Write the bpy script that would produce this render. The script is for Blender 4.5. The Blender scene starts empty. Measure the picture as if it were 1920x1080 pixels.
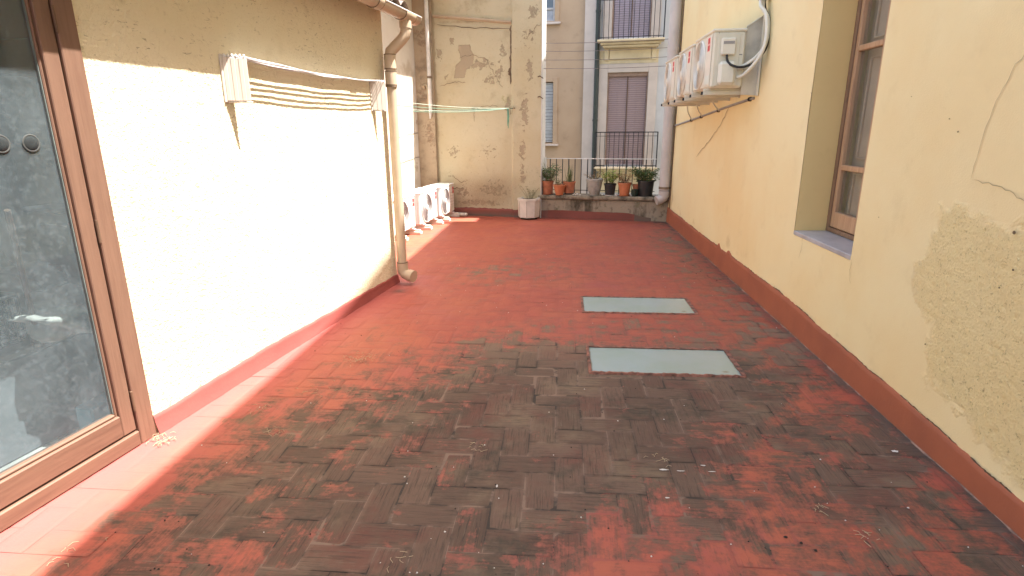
import bpy, math, random
import numpy as np
from mathutils import Vector, Matrix
random.seed(7); rng = np.random.default_rng(7)
S = bpy.context.scene; COL = S.collection

# ------------------------------------------------------------------ camera
cam_d = bpy.data.cameras.new('camera'); cam = bpy.data.objects.new('camera', cam_d); COL.objects.link(cam)
cam_d.sensor_width = 36.0; cam_d.lens = 1068/1920*36; cam_d.clip_start = .05; cam_d.clip_end = 2000
def _ray(u, v): return np.array([u-960., -(v-540.), -1068.])
_vy = _ray(1052, 240); _vy /= np.linalg.norm(_vy)
_vz = -_ray(987, 4348); _vz /= np.linalg.norm(_vz); _vz -= _vy*_vz.dot(_vy); _vz /= np.linalg.norm(_vz)
_vx = np.cross(_vy, _vz)
cam.matrix_world = Matrix([[*_vx, 0], [*_vy, 0], [*_vz, 1.6], [0, 0, 0, 1]])
S.camera = cam

# ------------------------------------------------------------------ sky, sun, exposure
SUN = Vector((1.0, .05, 2.37)).normalized()
elev = math.asin(SUN.z); azim = math.atan2(SUN.x, SUN.y)
W = bpy.data.worlds.new('World'); S.world = W; W.use_nodes = True
wn = W.node_tree.nodes; wl = W.node_tree.links
bg = wn['Background']; sky = wn.new('ShaderNodeTexSky'); sky.sky_type = 'NISHITA'; sky.sun_disc = False
sky.sun_elevation = elev; sky.sun_rotation = azim; sky.air_density = 1.0; sky.dust_density = 2.5; sky.ozone_density = 1.0
wb = wn.new('ShaderNodeMix'); wb.data_type = 'RGBA'; wb.blend_type = 'MULTIPLY'; wb.inputs[0].default_value = 1; wb.inputs[7].default_value = (1, .90, .78, 1)
wl.new(sky.outputs[0], wb.inputs[6]); wl.new(wb.outputs[2], bg.inputs[0]); bg.inputs[1].default_value = .15
sun_d = bpy.data.lights.new('sun', 'SUN'); sun_d.energy = 4.2; sun_d.angle = math.radians(.5); sun_d.color = (1, .95, .88)
sun = bpy.data.objects.new('sun', sun_d); COL.objects.link(sun)
sun.rotation_euler = SUN.to_track_quat('Z', 'Y').to_euler(); sun.location = (20, 0, 30)
S.view_settings.view_transform = 'Standard'; S.view_settings.look = 'None'
S.view_settings.exposure = 2.35; S.view_settings.gamma = 1

# ------------------------------------------------------------------ noise helpers (numpy)
def _hash(i, j, s):
    h = np.sin(i*127.1+j*311.7+s*74.7)*43758.5453
    return h-np.floor(h)
def vnoise(x, y, s=0):
    x = np.asarray(x, float); y = np.asarray(y, float)
    i = np.floor(x); j = np.floor(y); fx = x-i; fy = y-j
    fx = fx*fx*(3-2*fx); fy = fy*fy*(3-2*fy)
    a = _hash(i, j, s); b = _hash(i+1, j, s); c = _hash(i, j+1, s); d = _hash(i+1, j+1, s)
    return (a*(1-fx)+b*fx)*(1-fy)+(c*(1-fx)+d*fx)*fy
def fbm(x, y, s=0, o=4):
    t = 0; a = .5; f = 1.0
    for k in range(o): t = t+a*vnoise(np.asarray(x)*f, np.asarray(y)*f, s+k*13); a *= .5; f *= 2.03
    return t/(1-.5**o)
def sstep(a, b, x): t = np.clip((x-a)/(b-a), 0, 1); return t*t*(3-2*t)

# ------------------------------------------------------------------ materials
def newmat(name):
    m = bpy.data.materials.new(name); m.use_nodes = True
    nt = m.node_tree; return m, nt, nt.nodes, nt.links, nt.nodes['Principled BSDF']
class NB:
    """small node-building helper"""
    def __init__(s, name):
        s.m, s.nt, s.n, s.l, s.b = newmat(name)
        s.tc = s.n.new('ShaderNodeTexCoord')
    def set(s, sock, v):
        if hasattr(v, 'is_linked') or isinstance(v, bpy.types.NodeSocket): s.l.new(v, sock)
        elif isinstance(v, (tuple, list)) and len(v) == 3 and sock.type == 'RGBA': sock.default_value = (*v, 1)
        else: sock.default_value = v
    def obj(s): return s.tc.outputs['Object']
    def attr(s, name, vec=False):
        a = s.n.new('ShaderNodeAttribute'); a.attribute_name = name; return a.outputs['Vector' if vec else 'Fac']
    def mapping(s, vec, scale=(1, 1, 1), loc=(0, 0, 0)):
        m = s.n.new('ShaderNodeMapping'); s.l.new(vec, m.inputs[0]); m.inputs['Scale'].default_value = scale; m.inputs['Location'].default_value = loc; return m.outputs[0]
    def noise(s, vec, scale=5, detail=4, rough=.6, dist=0):
        t = s.n.new('ShaderNodeTexNoise'); s.l.new(vec, t.inputs['Vector'])
        t.inputs['Scale'].default_value = scale; t.inputs['Detail'].default_value = detail; t.inputs['Roughness'].default_value = rough; t.inputs['Distortion'].default_value = dist
        return t.outputs['Fac']
    def voro(s, vec, scale=5, feature='F1'):
        t = s.n.new('ShaderNodeTexVoronoi'); t.feature = feature; s.l.new(vec, t.inputs['Vector']); t.inputs['Scale'].default_value = scale; return t.outputs['Distance']
    def math(s, op, a, b=0.0, clamp=False):
        m = s.n.new('ShaderNodeMath'); m.operation = op; m.use_clamp = clamp; s.set(m.inputs[0], a); s.set(m.inputs[1], b); return m.outputs[0]
    def ramp(s, v, a, b, lo=0.0, hi=1.0):
        m = s.n.new('ShaderNodeMapRange'); m.interpolation_type = 'SMOOTHSTEP'
        s.set(m.inputs[0], v); m.inputs[1].default_value = a; m.inputs[2].default_value = b; m.inputs[3].default_value = lo; m.inputs[4].default_value = hi; return m.outputs[0]
    def mix(s, f, a, b):
        m = s.n.new('ShaderNodeMix'); m.data_type = 'RGBA'; s.set(m.inputs[0], f); s.set(m.inputs[6], a); s.set(m.inputs[7], b); return m.outputs[2]
    def bump(s, h, strength=.3, dist=.01, normal=None):
        b = s.n.new('ShaderNodeBump'); b.inputs['Strength'].default_value = strength; b.inputs['Distance'].default_value = dist; s.set(b.inputs['Height'], h)
        if normal is not None: s.l.new(normal, b.inputs['Normal'])
        return b.outputs[0]
    def fin(s, color=None, rough=None, normal=None, metal=None, spec=None):
        if color is not None: s.set(s.b.inputs['Base Color'], color)
        if rough is not None: s.set(s.b.inputs['Roughness'], rough)
        if normal is not None: s.l.new(normal, s.b.inputs['Normal'])
        if metal is not None: s.b.inputs['Metallic'].default_value = metal
        if spec is not None: s.b.inputs['Specular IOR Level'].default_value = spec
        return s.m

def simple(name, col, rough=.6, metal=0, var=.12, scale=8, bump=.05, bscale=60, spec=.4, col2=None):
    k = NB(name); n = k.noise(k.obj(), scale, 5, .6)
    c2 = col2 or tuple(c*(1-2.2*var) for c in col)
    c = k.mix(k.ramp(n, .35, .75), col, c2)
    return k.fin(c, rough, k.bump(k.noise(k.obj(), bscale, 3), bump, .004), metal, spec)

def plaster(name, base, tint, dirt, speck=.25, bscale=70, bstr=.5, bdist=.006, dirtamt=.5, peelcol=(.34, .24, .16), molcol=(.3, .27, .12), roughcol=None, scratch=0):
    k = NB(name); o = k.obj()
    n0 = k.noise(o, .9, 4, .55); n1 = k.noise(o, 4.0, 6, .62); n2 = k.noise(o, 22, 5, .65)
    c = k.mix(k.ramp(n0, .35, .7), base, tint)
    c = k.mix(k.math('MULTIPLY', k.ramp(n1, .52, .8), dirtamt), c, dirt)
    c = k.mix(k.math('MULTIPLY', k.ramp(n2, .58, .75), speck), c, dirt)
    st = k.attr('stain'); stn = k.math('ADD', st, k.math('MULTIPLY', k.math('SUBTRACT', n1, .5), 1.1))
    stm = k.math('MULTIPLY', k.ramp(stn, .42, .75), k.ramp(st, .02, .15))
    c = k.mix(k.math('MULTIPLY', stm, .75), c, dirt)
    ml = k.attr('mould'); mln = k.math('ADD', ml, k.math('MULTIPLY', k.math('SUBTRACT', n2, .5), 1.4))
    c = k.mix(k.math('MULTIPLY', k.math('MULTIPLY', k.ramp(mln, .45, .8), k.ramp(ml, .02, .15)), .7), c, molcol)
    pl = k.attr('peel'); pln = k.math('ADD', pl, k.math('MULTIPLY', k.math('SUBTRACT', k.noise(o, 13, 6, .7, .5), .5), 1.5))
    pm = k.math('MULTIPLY', k.ramp(pln, .56, .6), k.ramp(pl, .02, .1))
    edge = k.math('SUBTRACT', k.math('MULTIPLY', k.ramp(pln, .52, .565), k.ramp(pl, .02, .1)), pm)
    c = k.mix(k.math('MULTIPLY', pm, .8), c, peelcol)
    c = k.mix(k.math('MULTIPLY', edge, .55, True), c, (peelcol[0]*.45, peelcol[1]*.42, peelcol[2]*.4))
    if scratch:
        sc = k.noise(k.mapping(o, (1, .55, 1.5)), 30, 6, .72, 1.2); scm = k.math('MULTIPLY', k.ramp(sc, .585, .64), k.ramp(k.noise(o, 2.2, 4, .6), .38, .62))
        c = k.mix(k.math('MULTIPLY', scm, scratch), c, (dirt[0]*.55, dirt[1]*.5, dirt[2]*.4))
    rg = k.attr('rough')
    grit = k.noise(o, 85, 6, .82); pits = k.voro(o, 75); coarse = k.noise(o, 26, 3, .5)
    pit = k.math('MULTIPLY', k.ramp(k.math('ADD', grit, k.math('MULTIPLY', k.math('SUBTRACT', coarse, .5), .35)), .575, .64), rg)
    c = k.mix(k.math('MULTIPLY', rg, .6), c, roughcol or dirt)
    c = k.mix(k.math('MULTIPLY', pit, .6), c, (dirt[0]*.4, dirt[1]*.36, dirt[2]*.3))
    h = k.math('ADD', k.noise(o, bscale, 5, .68), k.math('MULTIPLY', n2, .7))
    nb = k.bump(h, bstr, bdist)
    nb = k.bump(k.math('MULTIPLY', pm, -1.0), .8, .006, nb)
    rh = k.math('MULTIPLY', k.math('ADD', k.math('MULTIPLY', grit, 2.0), pits), rg)
    nb = k.bump(rh, .6, .010, nb)
    return k.fin(c, .93, nb, 0, .15)

M = {}
M['cream'] = plaster('cream_plaster', (.76, .65, .385), (.74, .59, .32), (.56, .43, .23), .10, 110, .35, .004, .30, roughcol=(.84, .68, .34))
M['stucco'] = plaster('scratched_stucco', (.85, .76, .56), (.82, .71, .49), (.46, .37, .2), .35, 60, 1.0, .014, .25, scratch=.7)
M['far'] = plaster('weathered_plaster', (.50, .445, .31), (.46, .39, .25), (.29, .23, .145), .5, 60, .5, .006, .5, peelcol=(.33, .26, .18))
M['white_render'] = plaster('white_render', (.74, .70, .64), (.70, .65, .58), (.5, .43, .34), .2, 50, .4, .005, .4, peelcol=(.5, .42, .33))
M['strip'] = plaster('brown_weathered_plaster', (.45, .36, .25), (.38, .29, .2), (.22, .17, .12), .4, 60, .6, .006, .7)
M['quoin'] = simple('pale_grey_paint', (.62, .6, .57), .8, 0, .08, 5)
M['reveal'] = plaster('reveal_plaster', (.70, .52, .24), (.66, .48, .215), (.52, .38, .17), .1, 60, .3, .003, .3)

def wood(name, c1, c2, axis=2, rough=.55):
    k = NB(name); sc = [22, 22, 22]; sc[axis] = 1.2
    g = k.noise(k.mapping(k.obj(), tuple(sc)), 2.2, 6, .7, .6); w = k.noise(k.obj(), 3, 4)
    c = k.mix(k.ramp(g, .38, .68), c1, c2)
    c = k.mix(k.math('MULTIPLY', k.ramp(w, .55, .8), .35), c, tuple(x*.7 for x in c1))
    return k.fin(c, rough, k.bump(g, .35, .003), 0, .35)
M['wood_z'] = wood('brown_varnished_wood_upright', (.185, .105, .072), (.15, .082, .056), 2)
M['wood_y'] = wood('brown_varnished_wood_level', (.165, .092, .062), (.125, .068, .046), 1)
M['wood_win'] = wood('window_timber', (.46, .29, .17), (.36, .21, .12), 2)
M['wood_dark'] = simple('dark_seam_timber', (.13, .075, .045), .7)
M['shutter_pink'] = simple('painted_shutter', (.66, .47, .38), .6, 0, .08, 4)

def red_paint(name, c1=(.33, .105, .055), c2=(.28, .09, .05)):
    k = NB(name); o = k.obj(); n = k.noise(o, 3, 5, .6); n2 = k.noise(o, 40, 4, .7)
    c = k.mix(k.ramp(n, .35, .7), c1, c2)
    c = k.mix(k.math('MULTIPLY', k.ramp(n2, .6, .75), .4), c, (.25, .1, .07))
    c = k.mix(k.ramp(k.attr('stain'), .1, .9), c, (.12, .09, .07))
    return k.fin(c, .75, k.bump(n2, .4, .004), 0, .25)
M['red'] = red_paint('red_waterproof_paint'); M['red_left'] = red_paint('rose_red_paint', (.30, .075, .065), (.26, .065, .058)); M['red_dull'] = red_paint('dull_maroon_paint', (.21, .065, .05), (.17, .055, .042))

def floor_mat():
    k = NB('painted_herringbone_tiles'); o = k.obj()
    uv = k.attr('tuv', True); wear = k.attr('wear'); tr = k.attr('trand'); gr = k.attr('grout')
    st = k.noise(k.mapping(uv, (5, 75, 1)), 1.0, 6, .68)           # brush strokes along each tile
    st2 = k.noise(k.mapping(uv, (2, 26, 3)), 1.0, 4, .6)
    n = k.noise(o, 7, 7, .66); n2 = k.noise(o, 45, 5, .7); big = k.noise(o, 1.6, 4, .55)
    w = k.math('ADD', wear, k.math('MULTIPLY', k.math('SUBTRACT', st, .5), .55))
    w = k.math('ADD', w, k.math('MULTIPLY', k.math('SUBTRACT', st2, .5), .35))
    w = k.math('ADD', w, k.math('MULTIPLY', k.math('SUBTRACT', n, .5), 1.7))
    w = k.math('ADD', w, k.math('MULTIPLY', k.math('SUBTRACT', tr, .5), .22))
    w = k.math('ADD', w, k.math('MULTIPLY', k.math('SUBTRACT', n2, .5), .3))
    m = k.math('MULTIPLY', k.ramp(w, .46, .70), k.ramp(wear, .0, .09)); m1 = k.math('MULTIPLY', k.ramp(w, .24, .52), k.ramp(wear, .0, .12))
    # paint
    pc = k.mix(k.ramp(n, .35, .7), (.34, .082, .050), (.28, .066, .045))
    pc = k.mix(k.math('MULTIPLY', k.ramp(big, .42, .62), .5), pc, (.36, .105, .055))
    pc = k.mix(k.math('MULTIPLY', k.ramp(k.noise(k.mapping(o, (1, 1, 1), (4, 4, 0)), 2.1, 6, .65), .5, .68), .6), pc, (.30, .075, .066))
    pc = k.mix(k.math('MULTIPLY', k.ramp(st, .52, .72), .45), pc, (.19, .055, .038))
    pc = k.mix(k.math('MULTIPLY', k.ramp(n2, .6, .72), .35), pc, (.20, .07, .05))
    pc = k.mix(k.math('MULTIPLY', k.attr('pink'), .8), pc, (.36, .09, .085))
    # worn clay, grey film and dirt
    bc = k.mix(tr, (.090, .055, .038), (.135, .082, .057))
    bc = k.mix(k.math('MULTIPLY', k.ramp(k.noise(o, 2.3, 6, .62), .46, .68), .75), bc, (.175, .122, .078))
    bc = k.mix(k.math('MULTIPLY', k.ramp(k.noise(k.mapping(o, (1, 1, 1), (7, 3, 0)), 2.2, 7, .7), .47, .66), .65), bc, (.125, .044, .032))
    bc = k.mix(k.math('MULTIPLY', k.ramp(k.noise(k.mapping(o, (1, 1, 1), (2, 9, 0)), 2.6, 7, .7), .50, .68), .8), bc, (.042, .038, .026))
    bc = k.mix(k.math('MULTIPLY', k.ramp(k.noise(k.mapping(uv, (6, 110, 1)), 1.0, 5, .7), .50, .66), .6), bc, (.035, .028, .021))
    bc = k.mix(k.math('MULTIPLY', k.ramp(k.noise(k.mapping(uv, (9, 120, 5)), 1.0, 5, .7), .56, .70), .4), bc, (.17, .13, .095))
    bc = k.mix(k.math('MULTIPLY', k.ramp(n2, .6, .74), .3), bc, (.19, .14, .105))
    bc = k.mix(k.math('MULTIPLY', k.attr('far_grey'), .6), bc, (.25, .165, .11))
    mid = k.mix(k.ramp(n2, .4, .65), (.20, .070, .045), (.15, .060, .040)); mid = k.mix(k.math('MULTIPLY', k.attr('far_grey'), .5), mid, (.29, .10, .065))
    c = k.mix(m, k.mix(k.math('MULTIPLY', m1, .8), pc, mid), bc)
    # smudged transition tint
    # joints
    gcol = k.mix(m, (.26, .07, .05), k.mix(k.ramp(k.noise(o, 5, 4), .42, .56), (.19, .125, .09), (.045, .034, .026)))
    c = k.mix(gr, c, gcol)
    # darker wall feet and skylight borders, stain under the downpipe
    c = k.mix(k.math('MULTIPLY', k.attr('floor_dark'), .75), c, (.07, .055, .045))
    rough = k.ramp(k.math('ADD', k.math('MULTIPLY', m, .5), k.math('MULTIPLY', n2, .5)), 0, 1, .52, .85)
    h = k.math('ADD', k.math('MULTIPLY', st, .7), k.math('MULTIPLY', n2, .8))
    h = k.math('SUBTRACT', h, k.math('MULTIPLY', m, .35))
    return k.fin(c, rough, k.bump(h, .45, .0035), 0, .3)
M['floor'] = floor_mat()

M['pvc'] = simple('beige_pvc', (.56, .44, .32), .45, 0, .1, 3, .03)
M['pvc_seam'] = simple('pipe_seam', (.22, .16, .11), .7)
M['grey_pipe'] = simple('grey_painted_pipe', (.50, .46, .43), .5, 0, .08, 2, .04)
M['dark_pipe'] = simple('dark_green_pipe', (.045, .055, .048), .5)
M['white_metal'] = simple('white_enamel', (.74, .74, .73), .4, 0, .04, 6, .02)
M['white_plastic'] = simple('white_plastic', (.72, .72, .70), .45, 0, .05, 6, .02)
M['ivory'] = simple('ivory_enamel', (.66, .62, .50), .42, 0, .06, 5, .02)
M['ivory_light'] = simple('ivory_plastic', (.68, .65, .55), .45, 0, .05, 5, .02)
M['grille_iv'] = simple('ivory_grille', (.62, .60, .52), .5)
M['grille_wh'] = simple('white_grille', (.42, .42, .42), .45)
M['dark'] = simple('dark_recess', (.035, .035, .035), .8)
M['fan_grey'] = simple('fan_blade_grey', (.30, .29, .28), .6)
M['fan_dim'] = simple('fan_shadow_grey', (.10, .10, .10), .7)
M['fan_back'] = simple('ivory_fan_shadow', (.46, .43, .35), .6)
M['steel'] = simple('galvanised_steel', (.56, .52, .44), .45, .3, .15, 5, .05)
M['black_metal'] = simple('black_iron', (.02, .02, .025), .45, .2)
M['black_rubber'] = simple('black_rubber', (.02, .02, .022), .6)
M['white_iron'] = simple('white_painted_iron', (.72, .70, .66), .5)
M['lred'] = simple('label_red', (.52, .045, .05), .5, 0, .03)
M['lpink'] = simple('label_pink', (.75, .36, .33), .5, 0, .03)
M['lpale'] = simple('label_pale', (.62, .66, .58), .5, 0, .03)
M['terra'] = simple('terracotta', (.42, .15, .075), .8, 0, .18, 14, .1)
M['terra_pl'] = simple('orange_plastic', (.50, .17, .075), .55, 0, .08, 10)
M['blackpot'] = simple('black_plastic', (.022, .022, .022), .5, 0, .1, 10)
M['greypot'] = simple('grey_glazed_clay', (.34, .32, .28), .65, 0, .15, 12, .1)
M['soil'] = simple('soil', (.08, .055, .035), .95, 0, .3, 40, .6)
M['planter'] = simple('white_cement', (.62, .57, .50), .75, 0, .08, 6, .12)
M['marble'] = simple('grey_marble', (.42, .41, .41), .35, 0, .12, 6, .03)
M['pebble'] = simple('pale_pebble', (.6, .57, .52), .8)
M['bark'] = simple('plant_stem', (.16, .12, .06), .8)
M['leaf1'] = simple('leaf_green', (.10, .17, .05), .55, 0, .25, 20, 0)
M['leaf2'] = simple('leaf_lime', (.28, .36, .07), .55, 0, .15, 20, 0)
M['leaf3'] = simple('leaf_dry', (.42, .25, .12), .7, 0, .2, 20, 0)
M['leaf4'] = simple('leaf_olive', (.17, .19, .07), .6, 0, .2, 20, 0)
M['straw'] = simple('dry_straw', (.42, .32, .20), .8)
M['grit_dark'] = simple('dark_grit', (.03, .024, .02), .9)
M['rope'] = simple('green_line', (.14, .34, .24), .6)
M['rope_w'] = simple('pale_line', (.5, .62, .5), .6)
M['rope_dark'] = simple('dark_green_rod', (.03, .06, .045), .5)
M['cord'] = simple('white_cord', (.76, .75, .78), .6)
M['wire'] = simple('clothes_wire', (.2, .17, .16), .5)
M['rack'] = simple('rack_plastic', (.60, .54, .48), .5, 0, .05)
M['street'] = simple('asphalt', (.06, .058, .055), .9, 0, .2, 3, .2)
def stone():
    k = NB('mossy_parapet_stone'); o = k.obj(); n = k.noise(k.mapping(o, (1.6, 1.6, .5)), 2.0, 7, .68); n2 = k.noise(o, 9, 6, .65)
    c = k.mix(k.ramp(n, .36, .56), (.075, .062, .045), (.30, .25, .185))
    c = k.mix(k.math('MULTIPLY', k.ramp(n2, .5, .7), .7), c, (.045, .040, .028))
    c = k.mix(k.math('MULTIPLY', k.ramp(k.noise(k.mapping(o, (1, 1, 1), (3, 1, 2)), 5, 5), .58, .7), .5), c, (.11, .12, .05))
    return k.fin(c, .95, k.bump(n2, .6, .01), 0, .1)
M['stone'] = stone()
def slab():
    k = NB('weathered_coping_stone'); o = k.obj(); n = k.noise(o, 4.5, 7, .66); n2 = k.noise(o, 16, 6, .65)
    c = k.mix(k.ramp(n, .42, .66), (.27, .225, .165), (.075, .062, .046))
    c = k.mix(k.math('MULTIPLY', k.ramp(n2, .55, .72), .6), c, (.05, .044, .03))
    return k.fin(c, .95, k.bump(n2, .6, .008), 0, .1)
M['slab'] = slab()
def glass(name, dust, dcol, refl=.08):
    k = NB(name); n = k.n; l = k.l
    tr = n.new('ShaderNodeBsdfTransparent'); tr.inputs[0].default_value = (.86, .9, .9, 1)
    gl = n.new('ShaderNodeBsdfGlossy'); gl.inputs['Roughness'].default_value = .03
    df = n.new('ShaderNodeBsdfDiffuse'); df.inputs[0].default_value = (*dcol, 1)
    lw = n.new('ShaderNodeLayerWeight'); lw.inputs[0].default_value = .5; fr = k.math('ADD', k.math('MULTIPLY', k.math('POWER', lw.outputs['Facing'], 4.0), .75), .04)
    m1 = n.new('ShaderNodeMixShader'); l.new(fr, m1.inputs[0]); l.new(tr.outputs[0], m1.inputs[1]); l.new(gl.outputs[0], m1.inputs[2])
    nz = k.noise(k.obj(), 3.5, 7, .7, .4); fine = k.noise(k.obj(), 40, 4, .7)
    a = k.math('MULTIPLY', k.math('ADD', k.ramp(nz, .3, .75, .65, 1.2), k.ramp(fine, .45, .75, 0, .6)), dust, True)
    m2 = n.new('ShaderNodeMixShader'); l.new(a, m2.inputs[0]); l.new(m1.outputs[0], m2.inputs[1]); l.new(df.outputs[0], m2.inputs[2])
    l.new(m2.outputs[0], n['Material Output'].inputs[0]); return k.m
M['dusty_glass'] = glass('dusty_glass', .15, (.27, .33, .37))
M['clean_glass'] = glass('window_glass', .05, (.5, .5, .45))
def skyl():
    k = NB('milky_walkable_glass'); o = k.obj(); n = k.noise(o, 3, 5, .6); n2 = k.noise(o, 60, 4, .7)
    c = k.mix(k.ramp(n, .35, .7), (.30, .36, .345), (.28, .345, .30))
    c = k.mix(k.math('MULTIPLY', k.ramp(n2, .66, .78), .25), c, (.2, .19, .15))
    c = k.mix(k.ramp(k.attr('stain'), .2, .9), c, (.20, .17, .12))
    return k.fin(c, k.ramp(n2, .4, .9, .2, .26), None, 0, .5)
M['skylight'] = skyl()
M['interior'] = simple('storage_wall', (.55, .55, .54), .9, 0, .2, 2)
M['interior_red'] = simple('storage_red_wall', (.28, .13, .12), .9, 0, .1, 2)
M['interior_floor'] = simple('storage_floor', (.6, .6, .58), .8, 0, .15, 3)
M['bag'] = simple('white_cloth_bag', (.52, .52, .50), .7, 0, .1, 8, .2, 12)
M['bluebox'] = simple('blue_box', (.12, .30, .38), .6)
M['orange'] = simple('orange_rag', (.20, .10, .06), .8, 0, .3, 10)
M['greenish'] = simple('dark_green_cabinet', (.05, .065, .045), .7)
# far buildings
M['tan_facade'] = plaster('tan_facade', (.47, .345, .24), (.42, .30, .205), (.31, .22, .15), .2, 20, .4, .01, .6)
M['pilaster'] = simple('pinkish_render', (.55, .48, .44), .9, 0, .07, 2)
M['blue_facade'] = simple('pale_blue_render', (.52, .52, .53), .9, 0, .07, 1.5)
M['cream_trim'] = simple('cream_stone_trim', (.66, .55, .37), .85, 0, .08, 4)
M['win_frame'] = simple('door_surround', (.56, .48, .43), .85, 0, .05, 4)
def slats(name, c1, c2, freq, axis='Z'):
    k = NB(name); sep = k.n.new('ShaderNodeSeparateXYZ'); k.l.new(k.obj(), sep.inputs[0])
    w = k.math('SINE', k.math('MULTIPLY', sep.outputs[axis], freq)); f = k.ramp(w, -.9, -.2)
    c = k.mix(f, c2, c1); c = k.mix(k.math('MULTIPLY', k.ramp(k.noise(k.obj(), 2.5, 4), .4, .7), .3), c, tuple(x*.8 for x in c1))
    return k.fin(c, .7, k.bump(w, .4, .01), 0, .3)
M['blind'] = slats('plum_roller_blind', (.33, .245, .25), (.23, .165, .17), 110)
M['blind_up'] = slats('mauve_roller_blind', (.33, .28, .33), (.24, .20, .24), 110)
M['shutter_white'] = slats('white_slat_shutter', (.52, .54, .57), (.16, .16, .17), 75)
M['win_dark'] = simple('dark_window_pane', (.12, .15, .19), .15, 0, .1, 3, 0)
M['rooftile'] = simple('old_roof_tile', (.20, .16, .14), .9, 0, .35, 9, .4)

# ------------------------------------------------------------------ mesh builder
class MB:
    def __init__(s): s.v = []; s.f = []; s.sm = False
    def add(s, vs, fs):
        o = len(s.v); s.v += [tuple(map(float, p)) for p in vs]; s.f += [tuple(o+i for i in f) for f in fs]; return s
    def box(s, x0, x1, y0, y1, z0, z1):
        if x0 > x1: x0, x1 = x1, x0
        if y0 > y1: y0, y1 = y1, y0
        if z0 > z1: z0, z1 = z1, z0
        vs = [(x, y, z) for z in (z0, z1) for (x, y) in ((x0, y0), (x1, y0), (x1, y1), (x0, y1))]
        return s.add(vs, [(3, 2, 1, 0), (4, 5, 6, 7), (0, 1, 5, 4), (1, 2, 6, 5), (2, 3, 7, 6), (3, 0, 4, 7)])
    def bbox(s, x0, x1, y0, y1, z0, z1, b=.006):
        """box with chamfered edges"""
        if x0 > x1: x0, x1 = x1, x0
        if y0 > y1: y0, y1 = y1, y0
        if z0 > z1: z0, z1 = z1, z0
        b = min(b, (x1-x0)*.45, (y1-y0)*.45, (z1-z0)*.45)
        vs = []; idx = {}
        for ax in range(3):
            for sx in (0, 1):
                for sy in (0, 1):
                    for sz in (0, 1):
                        s3 = (sx, sy, sz); c = []
                        for a, (lo, hi) in enumerate(((x0, x1), (y0, y1), (z0, z1))):
                            val = hi if s3[a] else lo
                            if a != ax: val += -b if s3[a] else b
                            c.append(val)
                        idx[(ax, s3)] = len(vs); vs.append(c)
        fs = []
        for ax in range(3):
            a1, a2 = [a for a in range(3) if a != ax]
            for sd in (0, 1):
                q = []
                for (p, r) in ((0, 0), (1, 0), (1, 1), (0, 1)):
                    t = [0, 0, 0]; t[ax] = sd; t[a1] = p; t[a2] = r; q.append(idx[(ax, tuple(t))])
                flip = (sd == 0) != (ax == 1)
                fs.append(tuple(q[::-1] if flip else q))
        for ax in range(3):            # edges along ax
            a1, a2 = [a for a in range(3) if a != ax]
            for p in (0, 1):
                for r in (0, 1):
                    t0 = [0, 0, 0]; t0[a1] = p; t0[a2] = r; t1 = list(t0); t1[ax] = 1; t0 = tuple(t0); t1 = tuple(t1)
                    fs.append((idx[(a1, t0)], idx[(a1, t1)], idx[(a2, t1)], idx[(a2, t0)]))
        for sx in (0, 1):
            for sy in (0, 1):
                for sz in (0, 1): fs.append(tuple(idx[(a, (sx, sy, sz))] for a in range(3)))
        return s.add(vs, fs)
    def tube(s, pts, r, n=10, cap=True, rs=None):
        pts = [Vector(p) for p in pts]; rings = []; up = None
        for i, p in enumerate(pts):
            t = (pts[min(i+1, len(pts)-1)]-pts[max(i-1, 0)]).normalized()
            if up is None: up = Vector((0, 0, 1)) if abs(t.z) < .9 else Vector((1, 0, 0))
            a = t.cross(up).normalized(); b = a.cross(t).normalized(); up = b
            rr = rs[i] if rs else r
            rings.append([p+(a*math.cos(2*math.pi*k/n)+b*math.sin(2*math.pi*k/n))*rr for k in range(n)])
        vs = [q for ring in rings for q in ring]; fs = []
        for i in range(len(pts)-1):
            for k in range(n): fs.append((i*n+k, i*n+(k+1) % n, (i+1)*n+(k+1) % n, (i+1)*n+k))
        if cap: fs.append(tuple(range(n))[::-1]); fs.append(tuple((len(pts)-1)*n+k for k in range(n)))
        return s.add(vs, fs)
    def lathe(s, prof, n=28, c=(0, 0, 0), ax='z', ang0=0):
        vs = []; fs = []
        for (r, h) in prof:
            for k in range(n):
                a = 2*math.pi*k/n+ang0; q = (r*math.cos(a), r*math.sin(a), h)
                if ax == 'x': q = (h, q[0], q[1])
                if ax == 'y': q = (q[0], h, q[1])
                vs.append((q[0]+c[0], q[1]+c[1], q[2]+c[2]))
        for i in range(len(prof)-1):
            for k in range(n): fs.append((i*n+k, i*n+(k+1) % n, (i+1)*n+(k+1) % n, (i+1)*n+k))
        return s.add(vs, fs)
    def xf(s, fn): s.v = [tuple(fn(*p)) for p in s.v]; return s
    def build(s, name, mat, parent=None, world=True, smooth=False, attrs=None, auto=False):
        me = bpy.data.meshes.new(name)
        vs = s.v
        if parent is not None and world:
            inv = WM[parent.name].inverted(); vs = [tuple(inv @ Vector(p)) for p in s.v]
        me.from_pydata(vs, [], s.f); me.materials.append(mat)
        if smooth: me.polygons.foreach_set('use_smooth', [True]*len(me.polygons))
        if attrs:
            for k, a in attrs.items():
                a = np.asarray(a, np.float32)
                if a.ndim == 2: at = me.attributes.new(k, 'FLOAT_VECTOR', 'POINT'); at.data.foreach_set('vector', a.ravel())
                else: at = me.attributes.new(k, 'FLOAT', 'POINT'); at.data.foreach_set('value', a)
        me.update()
        o = bpy.data.objects.new(name, me); COL.objects.link(o)
        if parent is not None: o.parent = parent; WM[o.name] = WM[parent.name].copy()
        else: WM[o.name] = Matrix.Identity(4)
        if smooth and auto: me.set_sharp_from_angle(angle=math.radians(40))
        return o
WM = {}
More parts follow.
